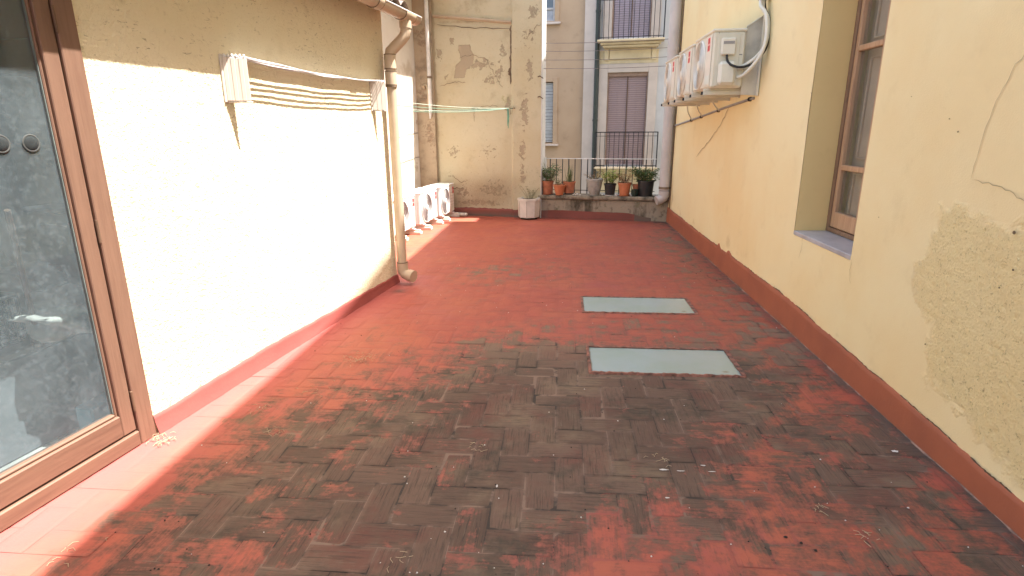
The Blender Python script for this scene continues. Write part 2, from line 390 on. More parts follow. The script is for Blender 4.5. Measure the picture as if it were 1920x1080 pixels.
def thing(name, label, cat, loc=(0, 0, 0), rz=0, group=None):
    o = bpy.data.objects.new(name, None); COL.objects.link(o); o.location = loc; o.rotation_euler = (0, 0, rz); o.empty_display_size = .1
    WM[o.name] = Matrix.Translation(loc) @ Matrix.Rotation(rz, 4, 'Z')
    o['label'] = label; o['category'] = cat
    if group: o['group'] = group
    return o
def tag(o, label=None, cat=None, group=None, kind=None):
    for k, v in (('label', label), ('category', cat), ('group', group), ('kind', kind)):
        if v: o[k] = v
    return o
def dup(root, loc, rz, label, scale=None):
    r = root.copy(); COL.objects.link(r); r.location = loc; r.rotation_euler = (0, 0, rz); r['label'] = label
    if scale: r.scale = scale
    def rec(src, dst):
        for ch in [c for c in src.children if c.name in OB]:
            c = ch.copy(); COL.objects.link(c); c.parent = dst; rec(ch, c)
    OB = {o.name for o in bpy.data.objects}
    rec(root, r); return r

def gridsurf(us, vs, fn, holes=(), attrs=None, flip=False):
    """dense sheet over us x vs; fn(U,V)->(x,y,z arrays); attrs: dict name->fn(U,V)"""
    us = np.array(us); vs = np.array(vs); U, V = np.meshgrid(us, vs, indexing='ij')
    X, Y, Z = fn(U, V); nu, nv = len(us), len(vs)
    mb = MB(); mb.v = list(zip(X.ravel().tolist(), Y.ravel().tolist(), Z.ravel().tolist()))
    I = np.arange(nu*nv).reshape(nu, nv)
    q = np.stack([I[:-1, :-1], I[1:, :-1], I[1:, 1:], I[:-1, 1:]], -1).reshape(-1, 4)
    cu = ((U[:-1, :-1]+U[1:, 1:])/2).ravel(); cv = ((V[:-1, :-1]+V[1:, 1:])/2).ravel(); keep = np.ones(len(q), bool)
    for (a, b, c, d) in holes: keep &= ~((cu > a) & (cu < b) & (cv > c) & (cv < d))
    q = q[keep]
    if flip: q = q[:, ::-1]
    mb.f = [tuple(r) for r in q.tolist()]
    at = {k: f(U, V).ravel() for k, f in (attrs or {}).items()}
    return mb, at
def inpoly(U, V, poly, soft=.02, s=3, nz=.05, ns=14):
    """signed-distance style soft mask of a polygon with a ragged edge"""
    U = np.asarray(U); V = np.asarray(V); d = np.full(U.shape, 1e9); ins = np.zeros(U.shape, bool)
    n = len(poly)
    for i in range(n):
        x0, y0 = poly[i]; x1, y1 = poly[(i+1) % n]; dx, dy = x1-x0, y1-y0
        t = np.clip(((U-x0)*dx+(V-y0)*dy)/(dx*dx+dy*dy+1e-12), 0, 1)
        d = np.minimum(d, np.hypot(U-x0-t*dx, V-y0-t*dy))
        c = ((y0 > V) != (y1 > V)); 
        xi = x0+(V-y0)*dx/(dy if abs(dy) > 1e-9 else 1e-9); ins ^= c & (U < xi)
    sd = np.where(ins, d, -d)+(fbm(U*ns, V*ns, s)-.5)*nz*2
    return sstep(-soft, soft, sd)
def blobs(U, V, L):
    t = np.zeros(np.shape(U))
    for (u, v, ru, rv, a) in L: t = np.maximum(t, a*np.exp(-((U-u)/ru)**2-((V-v)/rv)**2))
    return t
class Cracks(list):
    def build(s, name, mat, parent):
        for a, k in s: m = MB(); ribbon(m, *a, **k); m.build(name, mat, parent)
    def __call__(s, *a, **k): s.append((a, k))
def ribbon(mb, pts, w, fn, jit=.4, sub=6, wob=.012, seed=0):
    """thin crack: pts in (u,v); fn(u,v)->xyz"""
    r = random.Random(seed); P = []
    for i in range(len(pts)-1):
        for k in range(sub): t = k/sub; P.append((pts[i][0]*(1-t)+pts[i+1][0]*t+r.uniform(-wob, wob), pts[i][1]*(1-t)+pts[i+1][1]*t+r.uniform(-wob, wob)))
    P.append(pts[-1]); L = []; R = []
    for i, p in enumerate(P):
        a = P[max(i-1, 0)]; b = P[min(i+1, len(P)-1)]; dx, dy = b[0]-a[0], b[1]-a[1]; l = math.hypot(dx, dy) or 1
        ww = w*(1+r.uniform(-jit, jit))*(.35 if i in (0, len(P)-1) else 1)/2
        L.append(fn(p[0]-dy/l*ww, p[1]+dx/l*ww)); R.append(fn(p[0]+dy/l*ww, p[1]-dx/l*ww))
    n = len(P); mb.add(L+R, [(i, i+1, n+i+1, n+i) for i in range(n-1)])

def axis(parts, req=()):
    a = np.unique(np.concatenate([np.asarray(p, float) for p in parts]))
    for r in req: a = a[np.abs(a-r) > .006]
    a = np.unique(np.concatenate([a, np.array(req, float)])); keep = [a[0]]
    for x in a[1:]:
        if x-keep[-1] > .0035 or any(abs(x-r) < 1e-9 for r in req): keep.append(x)
    return np.array(keep)
# ------------------------------------------------------------------ reference frames
A = np.array([-2.187, 2.617]); DL = np.array([.135, .991]); DL /= np.linalg.norm(DL); NL = np.array([DL[1], -DL[0]])
LROT = math.atan2(-DL[0], DL[1])           # rotation that carries +Y onto DL
def LW(s, p, z): q = A+DL*s+NL*p; return (q[0], q[1], z)          # left wall: along, out, up
FO = np.array([-.35, 10.55]); TH = math.radians(10); DF = np.array([math.cos(TH), -math.sin(TH)]); NF = np.array([-math.sin(TH), -math.cos(TH)])
def FW(u, p, z): q = FO+DF*u+NF*p; return (q[0], q[1], z)         # street side wall: u right, p towards camera
B2 = math.radians(7); BO = np.array([0, 17.]); DB = np.array([math.cos(B2), -math.sin(B2)]); NBk = np.array([-math.sin(B2), -math.cos(B2)])
def BW(u, p, z): q = BO+DB*u+NBk*p; return (q[0], q[1], z)
XR = 1.885                                                        # right wall plane
def arr(f):
    def g(U, V, P=0): r = f(U, P, V); return r
    return g
def LWg(U, P, V): return A[0]+DL[0]*U+NL[0]*P, A[1]+DL[1]*U+NL[1]*P, V+0*U
def FWg(U, P, V): return FO[0]+DF[0]*U+NF[0]*P, FO[1]+DF[1]*U+NF[1]*P, V+0*U

# ================================================================== GROUND AND FLOOR
g = MB().box(-200, 200, -200, 250, -5.2, -5.0).build('street', M['street']); tag(g, kind='structure')

Wys = [1.4, 1.6, 1.8, 2.0, 2.2, 2.45, 2.7, 3.0, 3.3, 3.6, 3.9, 4.2, 4.6, 5.0, 5.4, 5.8, 6.3, 6.8, 7.4, 8.2, 9, 10, 11]
Wt = """0026a99ccbc856699aaaa
026a98bcbbb8565999aaa
037aaabdccb85657999aa
027bcaceedca6787889aa
025bbacddedcaaa989a8b
0148cbbcbdeeedca89aa8
125abbbbcdeeeedb99abc
125679abceeeeedbaa88a
0124568acdeeeeeedda58
01234579bdeeffeeddca8
11134447bcdeedccbbaa9
001233357897777778888
001122333344467765788
000001111122235555678
111111132222222344567
111112354333322235688
000115777765444455678
000123444544344445677
000001112222222224577
000000111123344434788
000000001112222222588
000000000000111111158
000000000000111111125""".split('\n')
WT = np.array([[int(c, 16)/15 for c in r] for r in Wt])
def wearmap(X, Y):
    fi = np.interp(Y, Wys, np.arange(len(Wys))); fj = np.clip((X+2.2)/.2, 0, 20)
    i = np.clip(np.floor(fi).astype(int), 0, len(Wys)-2); j = np.clip(np.floor(fj).astype(int), 0, 19); a = fi-i; b = fj-j
    return (WT[i, j]*(1-b)+WT[i, j+1]*b)*(1-a)+(WT[i+1, j]*(1-b)+WT[i+1, j+1]*b)*a
CELL = .1392; X0, Y0 = -.004, 1.851
SK = [(.235, 1.225, 3.60, 4.05), (.237, 1.215, 4.925, 5.39)]
def lw_p(X, Y): return (X-A[0])*NL[0]+(Y-A[1])*NL[1]
def build_floor():
    V = []; F = []; wear = []; tr = []; uv = []; gr = []
    r = random.Random(3)
    def cover(x0, x1, y0, y1):
        cx, cy = (x0+x1)/2, (y0+y1)/2
        if x0 > 1.9 or x1 < -3.4: return False
        if (cx-FO[0])*NF[0]+(cy-FO[1])*NF[1] < -.05: return False
        if cx < -2.75 and cy < 5: return False
        return True
    for i in range(-26, 15):
        for j in range(-24, 66):
            h = (i-j) % 4
            if h == 2: w, l = 2, 1
            elif h == 1: w, l = 1, 2
            else: continue
            x0, x1 = X0+i*CELL, X0+(i+w)*CELL; y0, y1 = Y0+j*CELL, Y0+(j+l)*CELL
            if not cover(x0, x1, y0, y1): continue
            gp = .0018; near = y0 < 4.2
            nL, nS = (14, 7) if near else ((8, 4) if y0 < 7 else (4, 2))
            nx, ny = (nL, nS) if w == 2 else (nS, nL)
            xs = np.linspace(x0+gp, x1-gp, nx+1); ys = np.linspace(y0+gp, y1-gp, ny+1)
            XX, YY = np.meshgrid(xs, ys, indexing='ij')
            tz = r.uniform(-.0012, .0012); tx = r.uniform(-.006, .006); ty = r.uniform(-.006, .006); rr = r.random()
            ZZ = tz+tx*(XX-(x0+x1)/2)+ty*(YY-(y0+y1)/2)
            ed = np.minimum(np.minimum(XX-xs[0], xs[-1]-XX), np.minimum(YY-ys[0], ys[-1]-YY))
            ZZ = ZZ-.0014*(ed < 1e-6)+.0009*(fbm(XX*14, YY*14, 5)-.5)
            o = len(V); V += list(zip(XX.ravel().tolist(), YY.ravel().tolist(), ZZ.ravel().tolist()))
            I = np.arange((nx+1)*(ny+1)).reshape(nx+1, ny+1)+o
            F += [tuple(q) for q in np.stack([I[:-1, :-1], I[1:, :-1], I[1:, 1:], I[:-1, 1:]], -1).reshape(-1, 4).tolist()]
            wear.append(wearmap(XX, YY).ravel()); tr.append(np.full(XX.size, rr)); gr.append(((ed < 1e-6)*.35).ravel())
            if w == 2: uv.append(np.stack([XX.ravel()+rr*50, YY.ravel()+rr*31, np.full(XX.size, rr*9)], -1))
            else: uv.append(np.stack([YY.ravel()+rr*50, XX.ravel()+rr*31, np.full(XX.size, rr*9)], -1))
    # bed of mortar below the tiles
    xs = np.arange(-3.6, 2.0, .08); ys = np.arange(-4, 11.3, .08)
    XX, YY = np.meshgrid(xs, ys, indexing='ij'); o = len(V)
    V += list(zip(XX.ravel().tolist(), YY.ravel().tolist(), np.full(XX.size, -.0021).tolist()))
    I = np.arange(XX.size).reshape(XX.shape)+o
    Q = np.stack([I[:-1, :-1], I[1:, :-1], I[1:, 1:], I[:-1, 1:]], -1).reshape(-1, 4)
    cy = (YY[:-1, :-1].ravel()-FO[1])*NF[1]+(XX[:-1, :-1].ravel()-FO[0])*NF[0]; Q = Q[cy > -.1]
    F += [tuple(q) for q in Q.tolist()]
    wear.append(wearmap(XX, YY).ravel()); tr.append(np.full(XX.size, .5)); gr.append(np.ones(XX.size))
    uv.append(np.stack([XX.ravel(), YY.ravel(), 0*XX.ravel()], -1))
    Vn = np.array(V); x, y = Vn[:, 0], Vn[:, 1]; wr = np.concatenate(wear)
    p = lw_p(x, y); s = (x-A[0])*DL[0]+(y-A[1])*DL[1]
    pink = np.exp(-((p-.05)/.3)**2)*(s < 3.6)
    wr = wr*sstep(.12, .36, p+(fbm(x*3, y*3, 8)-.5)*.25)*(s < 3.4)+wr*(s >= 3.4)
    floor_dark = np.exp(-((1.865-x)/.045)**2)*1.0*fbm(x*3, y*5, 2)*1.3  # darker band along the foot of the right wall
    floor_dark += .9*np.exp(-((x+1.63)/.07)**2-((y-5.5)/.07)**2)
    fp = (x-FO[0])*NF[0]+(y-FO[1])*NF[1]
    floor_dark += .8*np.exp(-(fp/.08)**2)*(x > -.4)  # darker band along the parapet foot
    floor_dark += .8*np.exp(-((x-1.8)/.4)**2-((y-10.1)/.4)**2)*fbm(x*6, y*6, 2)*1.4
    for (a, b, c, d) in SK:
        dd = np.hypot(np.maximum(np.maximum(a-x, x-b), 0), np.maximum(np.maximum(c-y, y-d), 0)); floor_dark += .45*np.exp(-(dd/.03)**2)  # contact shade painted as a dark ring round each skylight
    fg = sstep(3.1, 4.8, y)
    mb = MB(); mb.v = V; mb.f = F
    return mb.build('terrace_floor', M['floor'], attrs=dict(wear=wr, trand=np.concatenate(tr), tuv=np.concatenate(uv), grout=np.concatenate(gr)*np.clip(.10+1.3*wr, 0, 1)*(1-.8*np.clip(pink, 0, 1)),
                    pink=np.clip(pink, 0, 1), floor_dark=np.clip(floor_dark, 0, 1), far_grey=fg), smooth=False)
fl = build_floor(); tag(fl, kind='structure')

# ================================================================== RIGHT BUILDING
WY0, WY1, WZ0, WZ1 = 3.775, 4.72, .79, 3.0
rb = thing('yellow_building', 'tall cream plastered building along the right side with a deep set timber window', 'building', (XR, 5, 0))
ys = axis([np.arange(-5, 1.4, .2), np.arange(1.4, 4.0, .013), np.arange(4.0, 10.2, .03)], [WY0, WY1, 10.22])
zs = axis([np.arange(-.1, 1.5, .013), np.arange(1.5, 4.2, .04)], [WZ0, WZ1, 4.2])
PATCH = [(2.98, 1.20), (3.03, 1.05), (3.10, .84), (3.0, .70), (2.9, .62), (2.86, .50), (2.84, .36), (2.62, .31), (2.36, .25), (2.14, .20), (1.2, .16), (1.2, 1.0), (2.2, 1.02), (2.42, 1.22), (2.6, 1.16), (2.8, 1.21)]
def r_rough(U, V):
    big = inpoly(U, V, PATCH, .035, 3, .07, 18)
    return big
def r_stain(U, V):
    t = blobs(U, V, [(10.0, .45, .3, .5, .8), (9.3, .35, .6, .18, .55), (8.2, .3, .3, .1, .5), (6.45, .36, .16, .16, .75), (6.1, .3, .2, .08, .5), (2.5, 1.5, .3, .3, .35), (5.0, 3.1, 1.5, .3, .2)])
    return np.maximum(t, .55*np.exp(-((V-.24)/.05)**2)*(fbm(U*3, V*3, 9)))
def r_fn(U, V):
    rg = r_rough(U, V)
    d = .006*(fbm(U*3, V*3, 1)-.5)+rg*(-.0015+.004*(fbm(U*75, V*75, 4, 2)-.5)-.005*(vnoise(U*60, V*60, 6) > .88))
    return XR-d, U, V
mb, at = gridsurf(ys, zs, r_fn, [(WY0, WY1, WZ0, WZ1)], dict(rough=r_rough, stain=r_stain), flip=True)
wl_ = mb.build('wall', M['cream'], rb, attrs=at, smooth=True)
blk = MB()
blk.box(XR, 9, -6, 10.22, 4.2, 9.02); blk.box(3.0, 9, -6, 10.22, -5, 4.195); blk.box(XR+.01, 2.99, 10.1, 10.22, -5, 4.19); blk.box(XR, 2.99, -6, -5, -5, 4.19)
blk.box(XR+.02, 2.99, -4.99, 10.09, -5, -.11)
blk.box(XR+.06, 9, 10.23, 11.3, -5, 8.15)  # unseen lower block, added to shade the end wall's edge strip
blk.build('storeys_and_shade_block', M['cream'], rb)
rv = MB(); x0, x1 = XR-.0, 2.30
T = .003
rv.add([(XR+T, WY1, WZ0), (x1, WY1, WZ0), (x1, WY1, WZ1), (XR+T, WY1, WZ1)], [(0, 1, 2, 3)])
rv.add([(XR+T, WY0, WZ0), (x1, WY0, WZ0), (x1, WY0, WZ1), (XR+T, WY0, WZ1)], [(3, 2, 1, 0)])
rv.add([(XR+T, WY0, WZ1), (x1, WY0, WZ1), (x1, WY1, WZ1), (XR+T, WY1, WZ1)], [(0, 1, 2, 3)])
rv.build('window_reveal', M['reveal'], rb)
MB().bbox(XR-.004, 2.20, WY0+.003, WY1-.003, WZ0-.03, WZ0+.004, .004).build('window_sill', M['marble'], rb)
# rounded plaster arris repair cracks
cr = Cracks(); fr = lambda u, v: (XR-.005, u, v)
cr([(4.71, 1.84), (4.715, 1.845)], .004, fr)
cr([(2.52, 1.94), (2.62, 1.92), (2.7, 1.84), (2.76, 1.7), (2.80, 1.55), (2.82, 1.36)], .003, fr, wob=.006, seed=2)
cr([(2.80, 1.36), (2.62, 1.345), (2.48, 1.30)], .003, fr, wob=.006, seed=3)
cr([(2.41, 1.83), (2.45, 1.77), (2.52, 1.72)], .008, fr, wob=.006, seed=4)
cr([(6.9, 1.80), (7.2, 1.62), (7.7, 1.42), (8.3, 1.20)], .014, fr, wob=.012, seed=5)
cr([(4.55, .80), (4.52, .70), (4.55, .60)], .004, fr, wob=.006, seed=6)
cr([(3.75, .78), (3.76, .70), (3.72, .62)], .004, fr, wob=.006, seed=7)
cr.build('crack', simple('crack_brown', (.50, .40, .23), .95), rb)
for (u, v, r_) in [(2.50, 1.17, .012), (2.46, 1.02, .007), (2.51, .93, .006), (3.05, 1.63, .004), (2.97, 1.57, .006), (3.52, 1.08, .004), (2.9, .52, .006), (3.4, 1.75, .003)]:
    MB().lathe([(r_*.7, 0), (r_*.6, -.002), (0.0001, -.002)], 7, (XR-.006, u, v), 'x').build('wall_pit', simple('pit_brown', (.16, .11, .06), .9), rb)
cr = Cracks(); r_ = random.Random(8); y_ = 2.2
while y_ < 9.5:
    l_ = r_.uniform(.15, .6); n_ = 4; yy = [y_+l_*q/n_ for q in range(n_+1)]
    fk = lambda u: float(np.interp(u, [0, 1.5, 2.1, 3.0, 4.0, 4.7, 6, 7.5, 10.2], [.115, .12, .125, .165, .20, .24, .23, .23, .25])+.018*(fbm(u*9, u*0, 2)-.5)+.015*(fbm(u*2.1, u*0, 5)-.5))
    cr([(q, fk(q)+.006) for q in yy], r_.uniform(.004, .009), fr, wob=.003, jit=.8, seed=int(y_*100)); y_ += l_+r_.uniform(.05, .5)
cr.build('edge_crack', simple('edge_crack_dark', (.13, .085, .05), .95), rb)
# window frame and sash
wf = MB()
wx0, wx1 = 2.125, 2.19
wf.bbox(wx0, wx1, WY1-.045, WY1-.002, WZ0+.006, WZ1-.01, .004); wf.bbox(wx0, wx1, WY0+.002, WY0+.045, WZ0+.006, WZ1-.01, .004)
wf.bbox(wx0, wx1, WY0+.046, WY1-.046, WZ0+.006, WZ0+.04, .004); wf.bbox(wx0, wx1, WY0+.046, WY1-.046, WZ1-.06, WZ1-.012, .004)
win = wf.build('window', wood('dark_window_timber', (.25, .15, .09), (.17, .095, .055), 2), rb)
yc = (WY0+WY1)/2
for (a, b) in ((yc+.003, WY1-.05), (WY0+.05, yc-.003)):
    sh = MB(); X1, X2 = wx0+.008, wx1-.004
    sh.bbox(X1, X2, b-.042, b, WZ0+.045, WZ1-.065, .005); sh.bbox(X1, X2, a, a+.042, WZ0+.045, WZ1-.065, .005)
    for (z0, z1) in ((WZ0+.045, WZ0+.165), (1.275, 1.315), (2.12, 2.16), (WZ1-.13, WZ1-.065)): sh.bbox(X1+.001, X2-.001, a+.043, b-.043, z0, z1, .005)
    c = sh.build('casement', M['wood_win'], win)
    pg = MB().box(X1+.025, X1+.029, a+.04, b-.04, WZ0+.16, WZ1-.12); pg.build('pane', M['clean_glass'], win)
    ins = MB(); ins.bbox(X2+.05, X2+.08, a-.03, b+.02, WZ0+.05, WZ1-.05, .004)
    for (z0, z1) in ((.88, 1.26), (1.36, 2.08), (2.2, 2.85)):
        for (aa, bb, cc, dd) in ((a+.06, a+.075, z0, z1), (b-.075, b-.06, z0, z1), (a+.06, b-.06, z0, z0+.015), (a+.06, b-.06, z1-.015, z1)): ins.bbox(X2+.03, X2+.049, aa, bb, cc, dd, .005)
    ins.build('inner_shutter', M['shutter_pink'], win)
# red upstand along the right wall
ys2 = np.arange(-5, 10.2, .02); tt = np.linspace(0, 1, 7)
def sk_h(U): return np.interp(U, [0, 1.5, 2.1, 3.0, 4.0, 4.7, 6, 7.5, 10.2], [.115, .12, .125, .165, .20, .24, .23, .23, .25])+.018*(fbm(U*9, U*0, 2)-.5)+.012*(fbm(U*30, U*0, 2)-.5)+.015*(fbm(U*2.1, U*0, 5)-.5)+.035*np.maximum(0, fbm(U*5, U*0+3, 11)-.62)*((U > 5.5) & (U < 7.2))*4
def sk_fn(U, V):
    h = sk_h(U)
    return XR-.010*(1-V)**.7-.005-.008*fbm(U*2, V, 5), U, V*h
def sk_top(U, V): return XR-.001+0*U, U, sk_h(U)-.002+V*0
mb, at = gridsurf(ys2, tt, sk_fn, flip=True, attrs=dict(stain=lambda U, V: .8*np.exp(-(V/.1)**2)*fbm(U*6, V, 1)))
a2 = np.zeros(len(ys2)*2)
n0 = len(mb.v); hh = sk_h(ys2)
top = [(XR-.0175-0*h, y, h) for y, h in zip(ys2, hh)]
mb.v += [(XR+.001, float(y), float(h)+.004) for y, h in zip(ys2, hh)]
I0 = np.arange(len(ys2))*len(tt)+len(tt)-1
mb.f += [(int(I0[i]), n0+i, n0+i+1, int(I0[i+1])) for i in range(len(ys2)-1)]
mb.build('painted_skirting', M['red'], rb, smooth=True, attrs=dict(stain=np.concatenate([at['stain'], np.zeros(len(ys2))])))
# pale mortar fillet where skirting meets the tiles
mb, at = gridsurf(ys2, np.linspace(0, 1, 3), lambda U, V: (XR-.014-.016*fbm(U*8, 0*U, 3)*V*1.3, U, .006*(1-V)-.001), flip=True)
mb.build('mortar_fillet', simple('mortar', (.30, .19, .14), .95, 0, .4, 12, .3, col2=(.07, .05, .04)), rb)

# ================================================================== LEFT BUILDING
lb = thing('stucco_outbuilding', 'low outbuilding on the left with sunlit pale scratched stucco wall under the eaves gutter', 'building', LW(1.6, -1.5, 0), LROT)
ss = np.unique(np.concatenate([np.arange(0, 3.27, .016), [3.27]])); zz = np.unique(np.concatenate([np.arange(-.05, 2.75, .016), [2.75]]))
def l_stain(U, V): return blobs(U, V, [(1.2, 2.5, 1.2, .25, .45), (.4, 2.3, .5, .3, .45), (3.1, .15, .4, .2, .25)])
def l_fn(U, V):
    p = .005*(fbm(U*4, V*4, 2)-.5)+.004*(fbm(U*45, V*45, 3, 3)-.5)
    return LWg(U, p, V)
mb, at = gridsurf(ss, zz, l_fn, attrs=dict(stain=l_stain), flip=False)
mb.build('wall', M['stucco'], lb, attrs=at, smooth=True)
def Lbox(mb, s0, s1, p0, p1, z0, z1, b=0):
    t = MB(); (t.bbox(p0, p1, s0, s1, z0, z1, b) if b else t.box(p0, p1, s0, s1, z0, z1))
    t.xf(lambda x, y, z: LW(y, x, z)); return mb.add(t.v, t.f)
mb = MB()
Lbox(mb, 3.02, 3.262, -3.6, -.011, -.05, 2.745)                # end wall
Lbox(mb, -5, 3.0, -3.8, -3.61, -.05, 3.6)                    # back wall
Lbox(mb, -5, -1.80, -.2, 0, -.05, 2.745)                      # wall beyond the door
Lbox(mb, -1.795, -.004, -.2, -.001, 2.38, 2.744)                # over the door
Lbox(mb, .004, 3.0, -.2, -.02, -.05, 2.74)                  # inner leaf of wall
mb.build('rear_walls', M['stucco'], lb)
# roof of barrel tiles
S0, S1 = -5, 3.40
us = np.linspace(S0, S1, int((S1-S0)/.022)); ps = np.linspace(0, 1, 40)
def rf(U, V):
    p = .24-4.0*V; z = 2.705+4.0*V*.30; w = np.abs(np.sin((U-S1)/.20*math.pi)); z = z+.055*w+.012*(1-((V*13) % 1))
    return LWg(U, p, z)
mb, at = gridsurf(us, ps, rf); n1 = len(mb.v)
Lb = MB(); Lbox(Lb, S0, 3.36, -3.78, -.0, 2.755, 2.76)
rfo = mb.build('roof', M['rooftile'], lb, smooth=True)
rk = MB()
vs = [LW(S0, .22, 2.69), LW(S1, .22, 2.69), LW(S1, -3.78, 3.89), LW(S0, -3.78, 3.89), LW(S0, .22, 2.66), LW(S1, .22, 2.66), LW(S1, -3.78, 3.86), LW(S0, -3.78, 3.86)]
rk.add(vs, [(0, 1, 2, 3), (7, 6, 5, 4), (0, 4, 5, 1), (1, 5, 6, 2), (2, 6, 7, 3), (3, 7, 4, 0)]); rk.build('roof_deck', M['strip'], lb)
# red skirting on stucco wall
ss2 = np.arange(0.002, 3.29, .02)
def lh(U): return .085+.035*np.interp(U, [0, .9, 3.3], [.5, 1, 0])+.02*(fbm(U*7, 0*U, 4)-.5)
mb, at = gridsurf(ss2, np.linspace(0, 1, 6), lambda U, V: LWg(U, .006+.02*(1-V)**1.5+.004*fbm(U*5, V*3, 2), V*lh(U)), flip=False, attrs=dict(stain=lambda U, V: .3*np.exp(-(V/.15)**2)*fbm(U*6, V, 1)))
n0 = len(mb.v); mb.v += [LW(s, -.001, float(lh(np.array(s)))+.003) for s in ss2]; nt = 6
mb.f += [(i*nt+nt-1, (i+1)*nt+nt-1, n0+i+1, n0+i) for i in range(len(ss2)-1)]
mb.build('painted_skirting', M['red_left'], lb, smooth=True, attrs=dict(stain=np.concatenate([at['stain'], np.zeros(len(ss2))])))
# storage room behind the glass
mb = MB(); Lbox(mb, -1.79, 2.99, -3.55, -3.5, 0.03, 2.64); Lbox(mb, -1.79, -1.75, -3.49, -.2, .03, 2.64); Lbox(mb, 1.3, 1.34, -3.49, -.201, .03, 2.64)
mb.build('inner_wall', M['interior'], lb)
mb = MB(); Lbox(mb, -1.74, 1.29, -3.49, -.015, .0, .03); mb.build('inner_floor', M['interior_floor'], lb)
mb = MB(); Lbox(mb, -1.74, 1.29, -3.49, -.21, 2.6, 2.64); mb.build('inner_ceiling', M['interior_red'], lb)
mb = MB(); Lbox(mb, 1.27, 1.299, -3.4, -.24, 2.05, 2.59); mb.build('painted_band', M['interior_red'], lb)

# door: part of the building (frame, leaves)
dr = MB()
Lbox(dr, -.100, -.002, -.10, .012, .0, 2.375, .004); Lbox(dr, -1.79, -1.70, -.10, .012, .0, 2.375, .004); Lbox(dr, -1.698, -.102, -.10, .010, 2.28, 2.374, .004)
door = dr.build('door', M['wood_z'], lb)
th = MB(); Lbox(th, -1.698, -.102, -.09, .014, .002, .082, .006); th.build('threshold', M['wood_y'], door)
for (a, b) in ((-.905, -.106), (-1.695, -.910)):
    lf = MB(); Lbox(lf, b-.075, b, -.062, .002, .09, 2.27, .004); Lbox(lf, a, a+.075, -.062, .002, .09, 2.27, .004)
    Lbox(lf, b-.088, b-.0755, -.05, -.012, .2, 2.2, .004); Lbox(lf, a+.0755, a+.088, -.05, -.012, .2, 2.2, .004)
    leaf = lf.build('door_leaf', M['wood_z'], door)
    lr = MB(); Lbox(lr, a+.076, b-.076, -.062, .003, .09, .205, .005); Lbox(lr, a+.089, b-.089, -.052, -.010, .2045, .222, .006); lr.build('bottom_rail', M['wood_y'], leaf)
    lr = MB(); Lbox(lr, a+.076, b-.076, -.062, .002, 2.18, 2.27, .005); lr.build('top_rail', M['wood_y'], leaf)
    gp = MB(); Lbox(gp, a+.086, b-.086, -.034, -.030, .215, 2.19); gp.build('pane', M['dusty_glass'], leaf)
    gs = MB(); Lbox(gs, b-.0925, b-.0885, -.029, -.020, .222, 2.18); gs.build('glazing_seal', simple('glazing_seal', (.16, .19, .18), .5), leaf)
    for z in (.25, 1.14, 2.07):
        hg = MB(); hs = b+.003 if a > -1 else a-.003; hg.tube([LW(hs, .011, z-.055), LW(hs, .011, z+.055)], .0065, 8); hg.build('hinge', M['wood_dark'], leaf)

# things inside storage, seen through the glass
def blobmesh(c, r, seed, sq=(1, 1, 1), n=18, amp=.35, fr=2.2):
    m = MB(); vs = []; fs = []
    for i in range(n+1):
        for k in range(2*n):
            a = math.pi*i/n; b = math.pi*k/n; d = (math.sin(a)*math.cos(b), math.sin(a)*math.sin(b), math.cos(a))
            q = 1+amp*(float(fbm(d[0]*fr+seed, d[1]*fr+d[2]*fr*.7, seed))-.5)*2
            vs.append((c[0]+d[0]*r*sq[0]*q, c[1]+d[1]*r*sq[1]*q, max(c[2]+d[2]*r*sq[2]*q, c[2]-r*sq[2]*.75)))
    for i in range(n):
        for k in range(2*n): fs.append((i*2*n+k, (i+1)*2*n+k, (i+1)*2*n+(k+1) % (2*n), i*2*n+(k+1) % (2*n)))
    return m.add(vs, fs)
def at_floor(o): return o
ct = thing('plastic_crate', 'black plastic lattice crate standing on a heap behind the dusty glass door', 'crate', LW(-.42, -.55, .62), LROT)
for nm, mk in (('crate_side', 0), ('crate_rim', 1)):
    m = MB(); w, d_, h = .20, .15, .24
    if mk == 0:
        for sx in (-1, 1):
            for k in range(9): m.box(sx*w, sx*w-.006*sx, -d_+k*.0375-.004, -d_+k*.0375+.004, .012, h-.02); 
            for k in range(6): m.box(sx*w-.007*sx, sx*w-.012*sx, -d_, d_, .02+k*.04, .028+k*.04)
            for k in range(11): m.box(-w+.01+k*.038-.004, -w+.01+k*.038+.004, sx*d_, sx*d_-.006*sx, .012, h-.02)
            for k in range(6): m.box(-w+.013, w-.013, sx*d_-.007*sx, sx*d_-.012*sx, .02+k*.04, .028+k*.04)
        m.box(-w+.013, w-.013, -d_+.013, d_-.013, 0, .011)
    else:
        m.bbox(-w-.006, w+.006, -d_-.006, -d_+.012, h-.019, h, .004); m.bbox(-w-.006, w+.006, d_-.012, d_+.006, h-.019, h, .004)
        m.bbox(-w-.006, -w+.012, -d_+.013, d_-.013, h-.019, h, .004); m.bbox(w-.012, w+.006, -d_+.013, d_-.013, h-.019, h, .004)
    m.build(nm, M['blackpot'], ct, world=False)
o = thing('storage_trunk', 'grey trunk of boards carrying a crate and bags behind the glass', 'trunk', LW(-.20, -.75, .03), LROT)
m = MB(); m.bbox(-.32, .32, -.55, .45, 0, .50, .01); m.build('chest', simple('grey_board', (.25, .27, .30), .8), o, world=False)
m = MB(); m.bbox(-.335, .335, -.565, .465, .501, .54, .01); m.build('lid', simple('grey_lid', (.3, .3, .3), .8), o, world=False)
